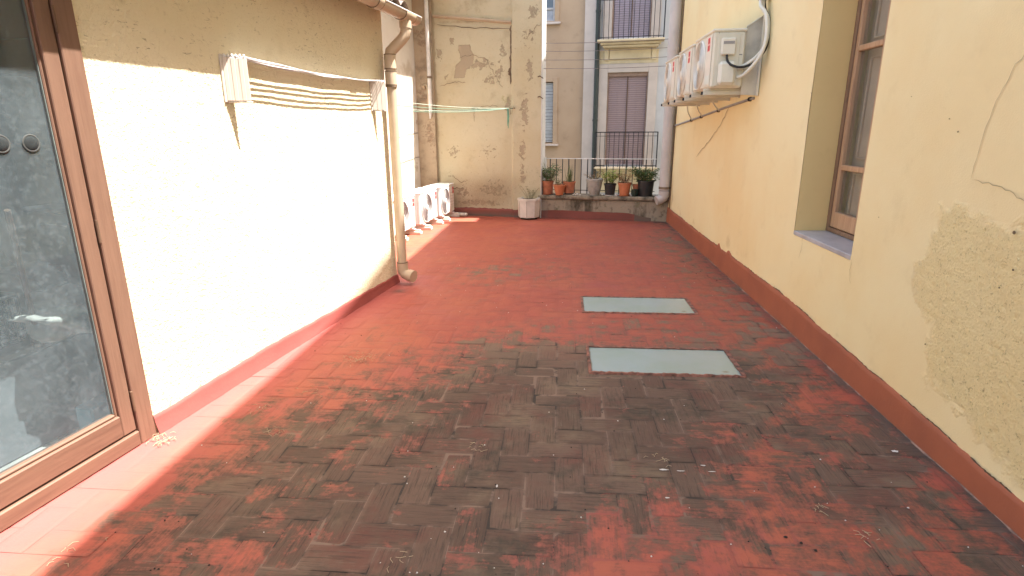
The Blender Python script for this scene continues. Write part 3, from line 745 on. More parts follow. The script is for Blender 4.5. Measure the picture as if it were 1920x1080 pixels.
for (s, p, z, r, sq, lab, sd) in [(-.06, -.40, .66, .21, (1.1, 1.0, .5), 'crumpled white cloth bag lying on the grey trunk behind the glass', 1),
                                  (-.05, -.90, .76, .25, (1.2, .9, .8), 'large pale sack slumped behind the white cloth bag', 5)]:
    b_ = blobmesh(LW(s, p, z+.03), r, sd, sq, 26, .75, 3.4).build('cloth_bag', M['bag'], smooth=True); tag(b_, lab, 'bag')
b_ = blobmesh(LW(-.60, -.62, .15), .12, 9, (1, 1.1, .9), 18, .6, 4).build('rag_bundle', M['orange'], smooth=True); tag(b_, 'orange brown bundle of rags under the black crate behind the glass', 'rags')
b_ = MB(); Lbox(b_, -.17, .13, -.19, -.30, .031, .22, .01); bb = b_.build('blue_box', M['bluebox']); tag(bb, 'low blue box on the floor just inside the glass door', 'box')
b_ = MB(); b_.tube([LW(-.40, -.10, 1.28), LW(-.2, -.38, .60)], .012, 8); b_.tube([LW(-.2, -.38, .60), LW(-.19, -.40, .575)], .03, 8); bb = b_.build('broom_handle', M['wood_dark']); tag(bb, 'dark broom handle leaning behind the glass', 'broom')
b_ = MB(); Lbox(b_, .5, 1.2, -1.2, -.35, .03, 1.12, .01); Lbox(b_, .49, 1.21, -1.21, -.34, 1.121, 1.15, .006); Lbox(b_, .484, .4995, -1.1, -.45, .12, .55, .004); Lbox(b_, .484, .4995, -1.1, -.45, .6, 1.05, .004)
bb = b_.build('grey_cabinet', simple('pale_cabinet', (.36, .37, .36), .7)); tag(bb, 'pale low cabinet against the inner wall behind the glass', 'cabinet')
b_ = MB(); Lbox(b_, .7, 1.25, -1.5, -.3, 1.95, 2.15, .01)
bb = b_.build('wall_shelf', M['greenish']); tag(bb, 'dark green shelf box on the upper inner wall behind the glass', 'shelf')
for i, (s, lab) in enumerate(((-.292, 'clear suction cup stuck to the dusty glass nearer the door jamb'), (-.415, 'clear suction cup stuck to the dusty glass at the left picture edge'))):
    t = thing('suction_cup', lab, 'suction cup', LW(s, -.029, 1.553), LROT, 'suction cups on the door glass')
    m = MB(); m.lathe([(.001, .006), (.012, .007), (.026, .004), (.033, .001), (.034, 0)], 24, ax='x'); m.build('cup', simple('clear_rubber', (.035, .042, .046), .2), t, world=False, smooth=True)
    m = MB(); m.lathe([(.03, .0015), (.034, .004), (.038, .0015)], 24, ax='x'); m.build('rim', simple('cup_rim', (.085, .09, .09), .3), t, world=False, smooth=True)

# gutter
def arc(c, r, a0, a1, n, f): return [f(c[0]+r*math.cos(math.radians(a0+(a1-a0)*k/n)), c[1]+r*math.sin(math.radians(a0+(a1-a0)*k/n))) for k in range(n+1)]
gt = thing('roof_gutter', 'beige half round gutter under the outbuilding eaves with a pale rim', 'gutter', LW(1, .22, 2.6), LROT)
GP, GZ, GR = .235, 2.665, .068
def gutter(s0, s1, r, th=.004, lip=False):
    m = MB(); out = [(GP+r*math.cos(math.radians(a)), GZ+r*math.sin(math.radians(a))) for a in range(180, 361, 10)]
    inn = [(GP+(r-th)*math.cos(math.radians(a)), GZ+(r-th)*math.sin(math.radians(a))) for a in range(360, 179, -10)]
    P = out+inn; n = len(P); m.add([LW(s0, p, z) for p, z in P]+[LW(s1, p, z) for p, z in P], [(i, (i+1) % n, n+(i+1) % n, n+i) for i in range(n)])
    m.add([LW(s0, p, z) for p, z in P], [tuple(range(n))]); m.add([LW(s1, p, z) for p, z in P], [tuple(range(n))[::-1]]); return m
gutter(-5, 3.56, GR).build('trough', M['pvc'], gt)
m = MB(); m.tube([LW(-5, GP+GR, GZ+.004), LW(3.56, GP+GR, GZ+.004)], .007, 8); m.build('rim', M['white_plastic'], gt)
for (a, b) in ((2.60, 2.70), (3.18, 3.42)): gutter(a, b, GR+.006).build('collar', M['pvc'], gt)
for a in (2.597, 2.702, 3.177, 3.422): gutter(a-.002, a+.002, GR+.008).build('seam', M['pvc_seam'], gt)
e = MB(); P = [(GP+GR*math.cos(math.radians(a)), GZ+GR*math.sin(math.radians(a))) for a in range(180, 361, 10)]; n = len(P)
e.add([LW(3.561, p, z) for p, z in P]+[LW(3.567, p, z) for p, z in P], [tuple(range(n)), tuple(range(2*n-1, n-1, -1))]+[(i, n+i, n+(i+1) % n, (i+1) % n) for i in range(n)]); e.build('end_cap', M['pvc'], gt)
# downpipe
dp = thing('beige_downpipe', 'beige downpipe with a swan neck at the outbuilding corner ending in a low elbow', 'drainpipe', LW(3.2, .085, 0), LROT)
PS, PP, PR = 3.225, .088, .052
nk = [LW(3.30, GP, 2.60), LW(3.30, GP, 2.52), LW(3.295, GP-.01, 2.47), LW(3.28, GP-.04, 2.43), LW(3.25, PP+.04, 2.36), LW(PS+.006, PP+.01, 2.325), LW(PS, PP, 2.28), LW(PS, PP, 2.16)]
m = MB(); m.tube(nk, PR, 20); m.build('swan_neck', M['pvc'], dp, smooth=True, auto=True)
m = MB(); m.tube([LW(PS, PP, 2.17), LW(PS, PP, .20)], PR-.003, 24); m.build('pipe', M['pvc'], dp, smooth=True, auto=True)
for (a, b, rr) in ((2.60, 2.535, .006),): m = MB(); m.tube([LW(3.30, GP, a), LW(3.30, GP, b)], PR+rr, 20); m.build('collar', M['pvc'], dp, smooth=True, auto=True)
for (a, b) in ((2.29, 2.17), (2.135, 2.02)): m = MB(); m.tube([LW(PS, PP, a), LW(PS, PP, b)], PR+.005, 20); m.build('collar', M['pvc'], dp, smooth=True, auto=True)
for a in (2.295, 2.165, 2.14, 2.015, .235): m = MB(); m.tube([LW(PS, PP, a+.003), LW(PS, PP, a-.003)], PR+.007, 20); m.build('seam', M['pvc_seam'], dp)
m = MB(); m.tube([LW(PS, .0, 2.01), LW(PS, PP, 2.01)], .012, 8); m.lathe([(PR+.001, -.012), (PR+.006, -.012), (PR+.006, .012), (PR+.001, .012)], 20, (LW(PS, PP, 2.01))); m.build('pipe_clip', M['pvc_seam'], dp)
el = [LW(PS, PP, .23), LW(PS, PP, .17), LW(PS+.004, PP+.008, .135), LW(PS, PP+.03, .108), LW(PS-.01, PP+.07, .098), LW(PS-.02, PP+.11, .094)]
m = MB(); m.tube(el, PR+.006, 20); m.build('elbow', M['pvc'], dp, smooth=True, auto=True)
m = MB(); m.tube([LW(PS-.012, PP+.075, .098), LW(PS-.03, PP+.135, .090)], PR+.012, 20); m.build('outlet_collar', M['pvc'], dp, smooth=True, auto=True)

# retractable drying rack on the left wall
rk = thing('wall_drying_rack', 'folded wall drying rack with white cords and slatted brackets on the sunlit stucco', 'drying rack', LW(1, 0, 1.8), LROT)
for (s, lab) in ((.93, 0), (2.94, 1)):
    nS = 6; m = MB()
    for k in range(nS):
        a = k/nS; pA = .012+a*.10; sA = s+a*.085; wd = .0165
        t = MB(); t.bbox(-.006, .006, -.003, wd+.006, 1.775, 2.03-(.004*(k % 2)), .003)
        ca, sa = math.cos(math.atan2(.085, .10)), math.sin(math.atan2(.085, .10))
        t.xf(lambda x, y, z: LW(sA+y*sa-x*ca*1.0+.003*(k % 2), pA+y*ca+x*sa, z)); m.add(t.v, t.f)
    m.build('bracket', M['rack'], rk)
    m = MB(); t = MB(); t.bbox(0, .012, s-.02, s+.02, 1.765, 2.045, .004); t.xf(lambda x, y, z: LW(y, x, z)); m.add(t.v, t.f)
    t = MB(); t.bbox(.010, .118, s-.01, s+.004, 1.765, 1.774, .002); t.xf(lambda x, y, z: LW(y+x*.8, x, z)); m.add(t.v, t.f)
    m.build('wall_plate', M['rack'], rk)
    m = MB()
    for k in range(nS): m.lathe([(.001, 2.048), (.006, 2.046), (.007, 2.038), (.006, 2.030)], 8, (*LW(s+(k+.5)/nS*.085, .012+(k+.5)/nS*.10, 0)[:2], 0))
    m.build('cord_caps', M['white_plastic'], rk, smooth=True)
for k in range(6):
    p = .02+k/6*.10; sg = .024+.008*random.random(); r_ = random.Random(k)
    pts = [LW(.94+(k+.5)/6*.085+t*2.005, p, 2.036-sg*4*t*(1-t)+.003*math.sin(t*17+k)) for t in np.linspace(0, 1, 26)]
    m = MB(); m.tube(pts, .0042, 6); m.build('cord', M['cord'], rk, smooth=True)

# ================================================================== WHITE WALL, STREET SIDE WALL, PARAPET
ww = thing('white_side_wall', 'white rendered wall with cracks standing behind the floor air conditioners', 'wall', LW(6, -1.6, 0), LROT)
us = np.arange(3.26, 8.62, .02); zs = np.unique(np.concatenate([np.arange(-.05, 4.4, .02), [4.4]]))
def w_stain(U, V): return np.maximum(blobs(U, V, [(7.9, 2.6, .6, .22, .75), (8.3, 1.75, .3, .2, .5), (7.5, 3.1, .5, .5, .45), (7.9, 1.0, .3, .3, .4)]), 0)
def w_peel(U, V): return blobs(U, V, [(8.2, 1.7, .25, .14, .62), (8.35, 2.35, .2, .12, .6), (7.6, 1.3, .3, .1, .55), (8.0, .9, .12, .2, .6)])
mb, at = gridsurf(us, zs, lambda U, V: LWg(U, -1.6+.008*(fbm(U*3, V*3, 3)-.5), V), attrs=dict(stain=w_stain, peel=w_peel))
mb.build('render', M['white_render'], ww, attrs=at, smooth=True)
m = MB(); Lbox(m, 3.26, 8.55, -2.0, -1.62, -.05, 4.39); Lbox(m, 3.0, 8.35, -5, -.80, 4.42, 4.50); m.build('core', M['white_render'], ww)
m = Cracks(); f = lambda u, v: LW(u, -1.594, v)
m([(7.0, 1.99), (7.6, 2.0), (8.55, 1.99)], .010, f, wob=.006, seed=1); m([(6.9, 1.44), (7.6, 1.50), (8.5, 1.56)], .012, f, wob=.008, seed=2); m([(6.9, 1.0), (7.6, 1.06), (8.5, 1.11)], .012, f, wob=.008, seed=3)
m.build('crack', simple('crack_grey', (.30, .26, .22), .95), ww)

fw = thing('peeling_end_wall', 'tall cream end wall of peeling plaster facing the camera', 'wall', FW(-1, 0, 0), -TH)
COLU = -.53     # where the right hand pier starts (u)
us = axis([np.arange(-2.02, -.005, .0125)], [COLU, 0.0]); zs = np.unique(np.concatenate([np.arange(-.1, 4.5, .0125), [4.5]]))
pp = [(-1.86, 3.03), (-1.655, 3.03), (-1.63, 2.93), (-1.585, 2.86), (-1.60, 2.71), (-1.73, 2.62), (-1.775, 2.48), (-1.97, 2.48), (-1.93, 2.70), (-1.82, 2.78), (-1.845, 2.9)]
pp = [(u+.35-.0, v) for u, v in pp]
def f_peel(U, V):
    a = inpoly(U, V, pp, .006, 3, .006, 20)*1.25
    b = blobs(U, V, [(-1.48, 2.95, .10, .12, .68), (-1.62, 3.1, .12, .12, .6), (-1.36, 2.75, .16, .22, .66), (-1.1, 2.70, .45, .14, .62), (-.9, 2.45, .25, .15, .6), (-.75, 2.55, .2, .2, .57), (-.6, 2.0, .1, .35, .62), (-.22, 3.1, .25, .25, .55), (-1.75, 2.5, .15, .1, .52), (-1.2, 1.95, .5, .06, .52), (-.35, 1.2, .12, .3, .62),
                     (-.9, .5, .5, .25, .60), (-1.5, .45, .3, .2, .6), (-1.2, .25, .8, .1, .62), (-.3, 1.9, .12, .5, .64), (-.2, 2.6, .1, .3, .6), (-1.7, 1.2, .3, .2, .52), (-1.9, 2.9, .12, .2, .64), (-1.0, 1.2, .5, .3, .47), (-.7, 2.9, .12, .25, .58), (-.15, 3.5, .2, .2, .56), (-.33, .8, .1, .3, .6), (-1.75, .6, .1, .5, .5)])
    return np.maximum(a, b)
def f_stain(U, V): return np.maximum(blobs(U, V, [(-1.2, .25, .9, .2, .55), (-.3, 3.2, .3, .5, .5), (-1.2, 3.75, .9, .3, .55), (-.6, 2.3, .12, .9, .55), (-1.7, 1.5, .25, 1.2, .4), (-1.2, 3.42, .8, .06, .8)]), .8*np.exp(-((U+2.0)/.06)**2))
def f_mould(U, V): return blobs(U, V, [(-.66, 2.1, .22, .13, .62), (-.55, 1.9, .15, .2, .5), (-1.3, .12, .9, .08, .4)])
def f_rough(U, V): return np.clip(blobs(U, V, [(-.95, .45, .55, .30, 1.2), (-1.6, .25, .4, .2, .8)]), 0, 1)
def f_fn(U, V):
    p = .035*sstep(COLU-.01, COLU+.01, U)-.012*sstep(3.36, 3.30, V+.0*U)*0+.01*(fbm(U*2.2, V*2.2, 7)-.5)+.004*(fbm(U*18, V*18, 9)-.5)
    pl = f_peel(U, V); p = p-.006*sstep(.8, 1.0, pl)
    return FWg(U, p, V)
mb, at = gridsurf(us, zs, f_fn, attrs=dict(peel=f_peel, stain=f_stain, mould=f_mould, rough=f_rough), flip=False)
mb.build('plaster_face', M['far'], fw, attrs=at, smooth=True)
def Fbox(mb, u0, u1, p0, p1, z0, z1, b=0):
    t = MB(); (t.bbox(u0, u1, p0, p1, z0, z1, b) if b else t.box(u0, u1, p0, p1, z0, z1)); t.xf(lambda x, y, z: FW(x, y, z)); return mb.add(t.v, t.f)
m = MB(); Fbox(m, -6, -.006, -.29, -.02, -5, 4.5); m.build('core', M['far'], fw)
m = MB(); Fbox(m, -.005, .012, -.30, .030, -5, 4.5); m.build('painted_edge', M['quoin'], fw)
m = MB(); vs = []
for (u, z) in ((-1.97, 3.56), (COLU-.01, 3.385)):
    vs += [FW(u, .004, z), FW(u, .05, z-.012), FW(u, .05, z-.035), FW(u, .004, z-.06)]
m.add(vs, [(0, 4, 5, 1), (1, 5, 6, 2), (2, 6, 7, 3), (0, 1, 2, 3), (7, 6, 5, 4)]); m.build('drip_ledge', M['strip'], fw)
m = Cracks(); f = lambda u, v: FW(u, .012, v); f2 = lambda u, v: FW(u, .046, v)
m([(-1.9, 3.38), (-1.2, 3.30), (-.56, 3.26)], .012, f, wob=.01, seed=1)
m([(COLU-.02, 3.3), (COLU-.02, 3.0), (COLU-.025, 2.7), (COLU-.03, 2.35)], .022, f, wob=.012, jit=.8, seed=2)
m([(COLU-.045, 2.62), (COLU-.05, 2.50)], .045, f, wob=.006, jit=.5, seed=12)
m([(-1.9, 2.35), (-1.6, 2.42), (-1.4, 2.4)], .006, f, wob=.01, seed=3)
m([(-1.5, 2.83), (-1.3, 2.86), (-1.0, 2.78), (-.85, 2.5), (-.7, 2.3)], .006, f, wob=.02, seed=4)
m([(-.28, 3.05), (-.12, 3.25), (-.02, 3.3)], .006, f2, wob=.02, seed=5)
m([(-1.25, 1.9), (-1.25, 1.72)], .006, f, wob=.006, seed=6)
m([(-1.85, .56), (-1.7, .50), (-1.5, .53)], .014, f, wob=.015, jit=.8, seed=7); m([(-1.7, .75), (-1.55, .62), (-1.4, .66)], .008, f, wob=.015, seed=8)
m([(-1.3, 1.95), (-1.0, 2.0), (-.8, 1.98)], .005, f, wob=.02, seed=9)
m.build('crack', simple('crack_dark', (.16, .11, .07), .95), fw)
us = np.arange(-2.0, .012, .02)
def fh(U): return .145+.03*(fbm(U*6, 0*U, 4)-.5)*2+.02*(fbm(U*22, 0*U, 4)-.5)
mb, at = gridsurf(us, np.linspace(0, 1, 5), lambda U, V: FWg(U, .03+.045*sstep(COLU-.02, COLU+.02, U)+.012*(1-V), V*fh(U)-.02*(1-V)), attrs=dict(stain=lambda U, V: .45+.5*fbm(U*5, V, 1)*(V < .3)-.25*(V > .5)))
n0 = len(mb.v); mb.v += [FW(u, -.01, float(fh(np.array(u)))+.005) for u in us]
mb.f += [(i*5+4, (i+1)*5+4, n0+i+1, n0+i) for i in range(len(us)-1)]
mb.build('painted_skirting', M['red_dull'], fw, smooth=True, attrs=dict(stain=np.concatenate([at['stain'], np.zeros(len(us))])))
# brown strip between white wall and end wall
st = thing('brown_corner_pier', 'narrow weathered brown corner pier between the white wall and end wall', 'wall', FW(-2.3, .1, 0), -TH)
us = np.arange(-2.6, -1.999, .02); us[-1] = -2.0; zs = np.arange(-.05, 4.5, .02)
mb, at = gridsurf(us, zs, lambda U, V: FWg(U, .06+.02*(fbm(U*6, V*4, 3)-.5), V), attrs=dict(peel=lambda U, V: blobs(U, V, [(-2.2, 2.2, .2, .3, .62), (-2.1, 1.5, .2, .5, .6), (-2.2, 3.2, .2, .4, .55)]), stain=lambda U, V: .5+0*U))
mb.build('face', M['strip'], st, attrs=at, smooth=True); m = MB(); Fbox(m, -2.6, -2.0, -.29, .045, -.05, 4.49); m.build('core', M['strip'], st)
wp = thing('white_vent_pipe', 'slim white broken off pipe in the corner left of the peeling wall', 'pipe', FW(-2.06, .1, 1.9), 0)
m = MB(); m.tube([FW(-2.055, .11, 4.5), FW(-2.055, .11, 1.92)], .036, 12); m.tube([FW(-2.055, .11, 1.92), FW(-2.07, .11, 1.78)], .03, 8, rs=[.036, .012]); m.build('pipe', M['white_iron'], wp, smooth=True, auto=True)
m = MB(); m.lathe([(.038, -.02), (.044, -.02), (.044, .02), (.038, .02)], 12, FW(-2.055, .11, 2.5)); m.build('collar', M['pvc_seam'], wp)
m = MB(); m.tube([FW(-2.16, .09, 2.30), FW(-2.17, .11, 2.36), FW(-2.12, .12, 2.38), FW(-2.09, .11, 2.3), FW(-2.10, .1, 2.0)], .022, 8); m.build('branch', M['strip'], wp, smooth=True)

# parapet with coping
pr = thing('stone_parapet', 'low mossy stone parapet with a coping slab carrying flower pots', 'parapet', FW(1.1, -.1, 0), -TH)
us = np.arange(.0, 2.34, .02); zs = np.arange(-.1, .35, .02)
mb, at = gridsurf(us, zs, lambda U, V: FWg(U, .0+.02*(fbm(U*5, V*5, 7)-.5), V)); mb.build('wall', M['stone'], pr, smooth=True)
m = MB(); Fbox(m, .013, 2.34, -.30, -.02, -5, .345); m.build('core', M['stone'], pr)
us = np.arange(-.04, 2.30, .02); prof = [(-.36, .36), (-.355, .425), (-.2, .43), (.03, .425), (.045, .41), (.047, .375), (.035, .355), (.0, .352)]
vs = []; fs = []; n = len(prof)
for i, u in enumerate(us):
    for j, (p, z) in enumerate(prof):
        q = (float(fbm(u*7, j*.6, 3))-.5)*.022; vs.append(FW(u, p+(q if j > 2 else 0), z+q*.4-.006*(.5-u/2.3)))
    if i: fs += [((i-1)*n+j, i*n+j, i*n+(j+1) % n, (i-1)*n+(j+1) % n) for j in range(n)]
fs += [tuple(range(n)), tuple((len(us)-1)*n+j for j in range(n))[::-1]]
MB().add(vs, fs).build('coping', M['slab'], pr)
us = np.arange(0.01, 2.0, .02)
def ph(U): return np.interp(U, [0, .2, 1.6, 2.0], [.13, .15, .13, .05])+.02*(fbm(U*6, 0*U, 4)-.5)
mb, at = gridsurf(us, np.linspace(0, 1, 5), lambda U, V: FWg(U, .016+.012*(1-V), V*ph(U)-.02*(1-V)), attrs=dict(stain=lambda U, V: np.clip(.15+.6*(U > 1.7)+.9*(V < .2)*fbm(U*4, V, 3)+.25*(U < .15), 0, 1)))
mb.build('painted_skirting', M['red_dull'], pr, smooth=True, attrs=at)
# railing
rl = thing('iron_railing', 'thin iron railing with pale top rail behind the row of flower pots', 'railing', FW(1.1, -.27, .43), -TH)
m = MB(); Fbox(m, .02, 2.02, -.285, -.262, 1.053, 1.066, .003); m.build('top_rail', M['white_iron'], rl)
m = MB(); Fbox(m, .02, 2.02, -.281, -.266, .485, .497, .002); m.build('bottom_rail', M['black_metal'], rl)
k = 0; u = .115
while u < 2.02:
    m = MB(); m.tube([FW(u, -.2735, .425), FW(u, -.2735, 1.053)], .0075 if k % 3 else .010, 8); m.build('baluster', M['black_metal'], rl); u += .1155; k += 1
m = MB(); m.tube([FW(.035, -.26, .425), FW(.035, -.26, 1.09)], .011, 8); m.build('end_post', M['white_iron'], rl)

# ================================================================== POTS
def pot_mesh(r0, r1, h, rim=.012, rimh=.03, n=28):
    return [(0.001, 0), (r0, 0), (r0+.001, .004), (r1, h-rimh), (r1+rim, h-rimh), (r1+rim, h), (r1+rim-.008, h+.001), (r1-.004, h-.02), (r1-.012, h-.035), (.001, h-.03)]
def leaves(mb, c, n, R, H, size, seed, shape='bush', stems=None):
    r = random.Random(seed)
    for k in range(n):
        a = r.uniform(0, 2*math.pi); rad = R*math.sqrt(r.random()); z = H*(r.random()**.8)
        if shape == 'bush': rad *= (.45+.9*math.sin(math.pi*min(1, z/H*.8+.15)))
        p = Vector((c[0]+rad*math.cos(a), c[1]+rad*math.sin(a), c[2]+z))
        d = Vector((math.cos(a)+r.uniform(-.6, .6), math.sin(a)+r.uniform(-.6, .6), r.uniform(-.3, .9))).normalized()
        up = Vector((r.uniform(-.5, .5), r.uniform(-.5, .5), 1)); sd = d.cross(up).normalized(); s_ = size*r.uniform(.6, 1.3)
        mid = p+d*s_*.5+Vector((0, 0, s_*.12)); w = s_*.26
        mb.add([p, mid+sd*w, p+d*s_, mid-sd*w], [(0, 1, 2, 3)])
def stems(mb, c, n, R, H, r0, seed, spread=.5):
    r = random.Random(seed); tips = []
    for k in range(n):
        a = r.uniform(0, 2*math.pi); b = R*r.uniform(0, .5); h = H*r.uniform(.55, 1)
        p0 = Vector((c[0]+b*math.cos(a), c[1]+b*math.sin(a), c[2]))
        tip = p0+Vector((math.cos(a)*R*spread*r.uniform(.3, 1.5), math.sin(a)*R*spread*r.uniform(.3, 1.5), h))
        mid = (p0+tip)/2+Vector((r.uniform(-.02, .02), r.uniform(-.02, .02), h*.1))
        mb.tube([p0, mid, tip], r0, 5, rs=[r0, r0*.8, r0*.3]); tips.append((p0, mid, tip))
    return tips
def plant_on_stems(o, c, n, R, H, leafsize, leafmat, seed, per=12, spread=.8, stemr=.003):
    sm = MB(); tips = stems(sm, c, n, R, H, stemr, seed, spread); sm.build('stem', M['bark'], o, world=False)
    lm = MB(); r = random.Random(seed+1)
    for (p0, mid, tip) in tips:
        for k in range(per):
            t = r.uniform(.15, 1); p = p0.lerp(mid, t*2) if t < .5 else mid.lerp(tip, t*2-1)
            a = r.uniform(0, 6.28); d = Vector((math.cos(a), math.sin(a), r.uniform(-.2, .7))).normalized(); s_ = leafsize*r.uniform(.6, 1.3)
            sd = d.cross(Vector((r.uniform(-.4, .4), r.uniform(-.4, .4), 1))).normalized()*s_*.25; q = p+d*s_*.5+Vector((0, 0, s_*.1))
            lm.add([p, q+sd, p+d*s_-Vector((0, 0, s_*.1)), q-sd], [(0, 1, 2, 3)])
    return lm.build('foliage', leafmat, o, world=False)
def pot(name, label, u, p, r0, r1, h, mat, rim=.008, rimh=.03, saucer=None, z=.427, n=28, group='flower pots in a row on the parapet'):
    t = thing(name, label, 'flower pot', FW(u, p, z), -TH, group)
    zb = 0
    if saucer is not None:
        m = MB().lathe([(.001, .0), (r0+.012, 0), (r0+.028, .018), (r0+.024, .018), (r0+.01, .006), (.001, .006)], n); m.build('saucer', saucer, t, world=False, smooth=True, auto=True); zb = .007
    m = MB().lathe([(r, z_+zb) for r, z_ in pot_mesh(r0, r1, h, rim, rimh)], n); m.build('pot', mat, t, world=False, smooth=True, auto=True)
    m = MB().lathe([(r1-.013, h-.031+zb), (r1*.5, h-.024+zb), (.001, h-.02+zb)], n); m.build('soil', M['soil'], t, world=False, smooth=True)
    return t, zb+h-.02
t, z = pot('terracotta_pot', 'straight terracotta pot at the left parapet end with bushy green herb', .11, -.09, .088, .104, .235, M['terra'], .006, .028, M['terra'])
plant_on_stems(t, (0, 0, z), 22, .11, .33, .05, M['leaf1'], 3, 18, 1.5)
m = MB(); leaves(m, (0.02, 0, z+.02), 200, .14, .20, .035, 21); m.build('foliage', M['leaf1'], t, world=False)
m = MB(); m.tube([(0, 0, z), (-.03, .03, z+.2), (-.09, .05, z+.34)], .004, 5); m.build('stem', M['leaf4'], t, world=False)
t, z = pot('terracotta_bowl', 'small rimmed orange bowl pot in front between the two left terracotta pots', .345, .0, .068, .108, .185, M['terra_pl'], .014, .022)
plant_on_stems(t, (0, 0, z), 9, .08, .14, .035, M['leaf4'], 5, 8, 1.1)
t, z = pot('two_tone_pot', 'terracotta pot with dark lower half holding tall thin grass', .50, -.12, .085, .112, .235, M['terra'], .006, .03)
m = MB().lathe([(.0868, .002), (.099, .135), (.0868+.006, .135)], 28); m.build('dark_sleeve', M['blackpot'], t, world=False, smooth=True)
m = MB(); r_ = random.Random(4)
for k in range(70):
    a = r_.uniform(0, 6.28); b = .07*r_.random(); p0 = Vector((b*math.cos(a), b*math.sin(a), z)); h = r_.uniform(.12, .34); ln = Vector((r_.uniform(-.06, .06), r_.uniform(-.06, .06), h))
    w = Vector((math.cos(a+1.5), math.sin(a+1.5), 0))*.004; m.add([p0-w, p0+w, p0+ln*.6+w*.8, p0+ln, p0+ln*.6-w*.8], [(0, 1, 2, 3, 4)])
m.build('foliage', M['leaf4'], t, world=False)
t = thing('grey_urn_pot', 'wide grey glazed urn with a broad rim and dry twigs', 'flower pot', FW(.965, -.08, .427), -TH, 'flower pots in a row on the parapet')
m = MB().lathe([(.001, 0), (.083, 0), (.086, .012), (.105, .06), (.125, .14), (.136, .21), (.140, .245), (.152, .25), (.156, .29), (.150, .297), (.138, .292), (.132, .26), (.001, .262)], 32); m.build('pot', M['greypot'], t, world=False, smooth=True, auto=True)
m = MB().lathe([(.131, .262), (.06, .272), (.001, .27)], 24); m.build('soil', M['soil'], t, world=False)
plant_on_stems(t, (0, 0, .27), 14, .15, .14, .03, M['leaf3'], 11, 5, 1.0, .003)
m = MB(); stems(m, (0, 0, .27), 8, .12, .26, .0025, 31, 1.3); m.build('stem', M['bark'], t, world=False)
t, z = pot('black_plastic_pot', 'medium black pot with pale saucer and lime green plant', 1.245, -.09, .082, .102, .205, M['blackpot'], .008, .03, M['white_plastic'])
plant_on_stems(t, (0, 0, z), 18, .11, .26, .05, M['leaf2'], 13, 14, 1.1)
m = MB(); leaves(m, (0, 0, z+.03), 110, .10, .22, .04, 22); m.build('foliage', M['leaf2'], t, world=False)
t, z = pot('orange_plastic_pot', 'tapered orange pot with matching saucer and dry reddish sprigs', 1.50, -.085, .082, .112, .225, M['terra_pl'], .008, .03, M['terra_pl'])
plant_on_stems(t, (0, 0, z), 26, .12, .19, .03, M['leaf3'], 15, 10, 1.0)
m = MB(); leaves(m, (0, 0, z), 90, .1, .07, .035, 23); m.build('foliage', simple('pale_succulent', (.55, .38, .26), .6), t, world=False)
t, z = pot('small_dark_pot', 'small dark green square pot squeezed before the large black pot', 1.69, -.01, .045, .058, .125, simple('dark_green_plastic', (.02, .035, .025), .5), .006, .02, n=4)
t, z = pot('small_terracotta_pot', 'small empty terracotta pot mostly hidden between orange and large black pots', 1.70, -.15, .045, .06, .20, M['terra'], .006, .03)
t, z = pot('large_black_pot', 'largest black pot at the right parapet end with dense dark green plant', 1.865, -.11, .118, .142, .275, M['blackpot'], .008, .03)
plant_on_stems(t, (0, 0, z), 30, .16, .27, .055, M['leaf1'], 17, 14, 1.3)
m = MB(); leaves(m, (0, 0, z), 320, .17, .15, .05, 24); m.build('foliage', M['leaf1'], t, world=False)
m = MB(); r_ = random.Random(5)
for (u, p, s_) in [(.60, .0, .014), (.66, -.05, .02), (.72, .0, .012), (1.12, -.05, .02), (1.36, -.02, .025), (1.40, -.1, .02), (1.62, -.06, .018), (2.03, -.1, .03), (2.07, -.05, .02), (.64, .01, .012), (1.37, .0, .012), (.58, -.15, .02)]:
    b_ = blobmesh(FW(u, p, .43+s_*.5), s_, r_.randint(1, 50), (1.2, .9, .6), 6, .3); m.add(b_.v, b_.f)
tag(m.build('pebbles', M['pebble'], smooth=True), 'pale pebbles and crumbs scattered on the coping between the pots', 'pebbles', kind='stuff')

# octagonal floor planter
t = thing('octagonal_planter', 'white faceted cement planter on the floor at the end wall with a sparse plant', 'planter', (-.565, 10.42, 0), .25)
R8 = .205
m = MB().lathe([(.001, .035), (R8*.93, .035), (R8*.95, .05), (R8, .33), (R8*1.045, .335), (R8*1.045, .375), (R8*.9, .378), (R8*.86, .35), (.001, .35)], 8, ang0=math.pi/8); m.build('pot', M['planter'], t, world=False)
m = MB().lathe([(R8*.97, .045), (R8*.955, .046)], 8); 
m = MB()
for k in range(8):
    a = math.pi/8+k*math.pi/4; c_, s_ = math.cos(a), math.sin(a); m.tube([(c_*(R8*.95+.0), s_*(R8*.95), .05), (c_*R8, s_*R8, .33)], .004, 4)
m.build('arris', simple('dirty_arris', (.35, .28, .22), .9), t, world=False)
m = MB().lathe([(.001, .0), (R8*.72, 0), (R8*.76, .034), (.001, .034)], 20); m.build('base', M['grit_dark'], t, world=False)
m = MB().lathe([(R8*.85, .352), (.001, .362)], 8, ang0=math.pi/8); m.build('soil', M['soil'], t, world=False)
plant_on_stems(t, (0.04, 0, .35), 12, .15, .27, .03, M['leaf4'], 19, 7, 1.2, .0022)

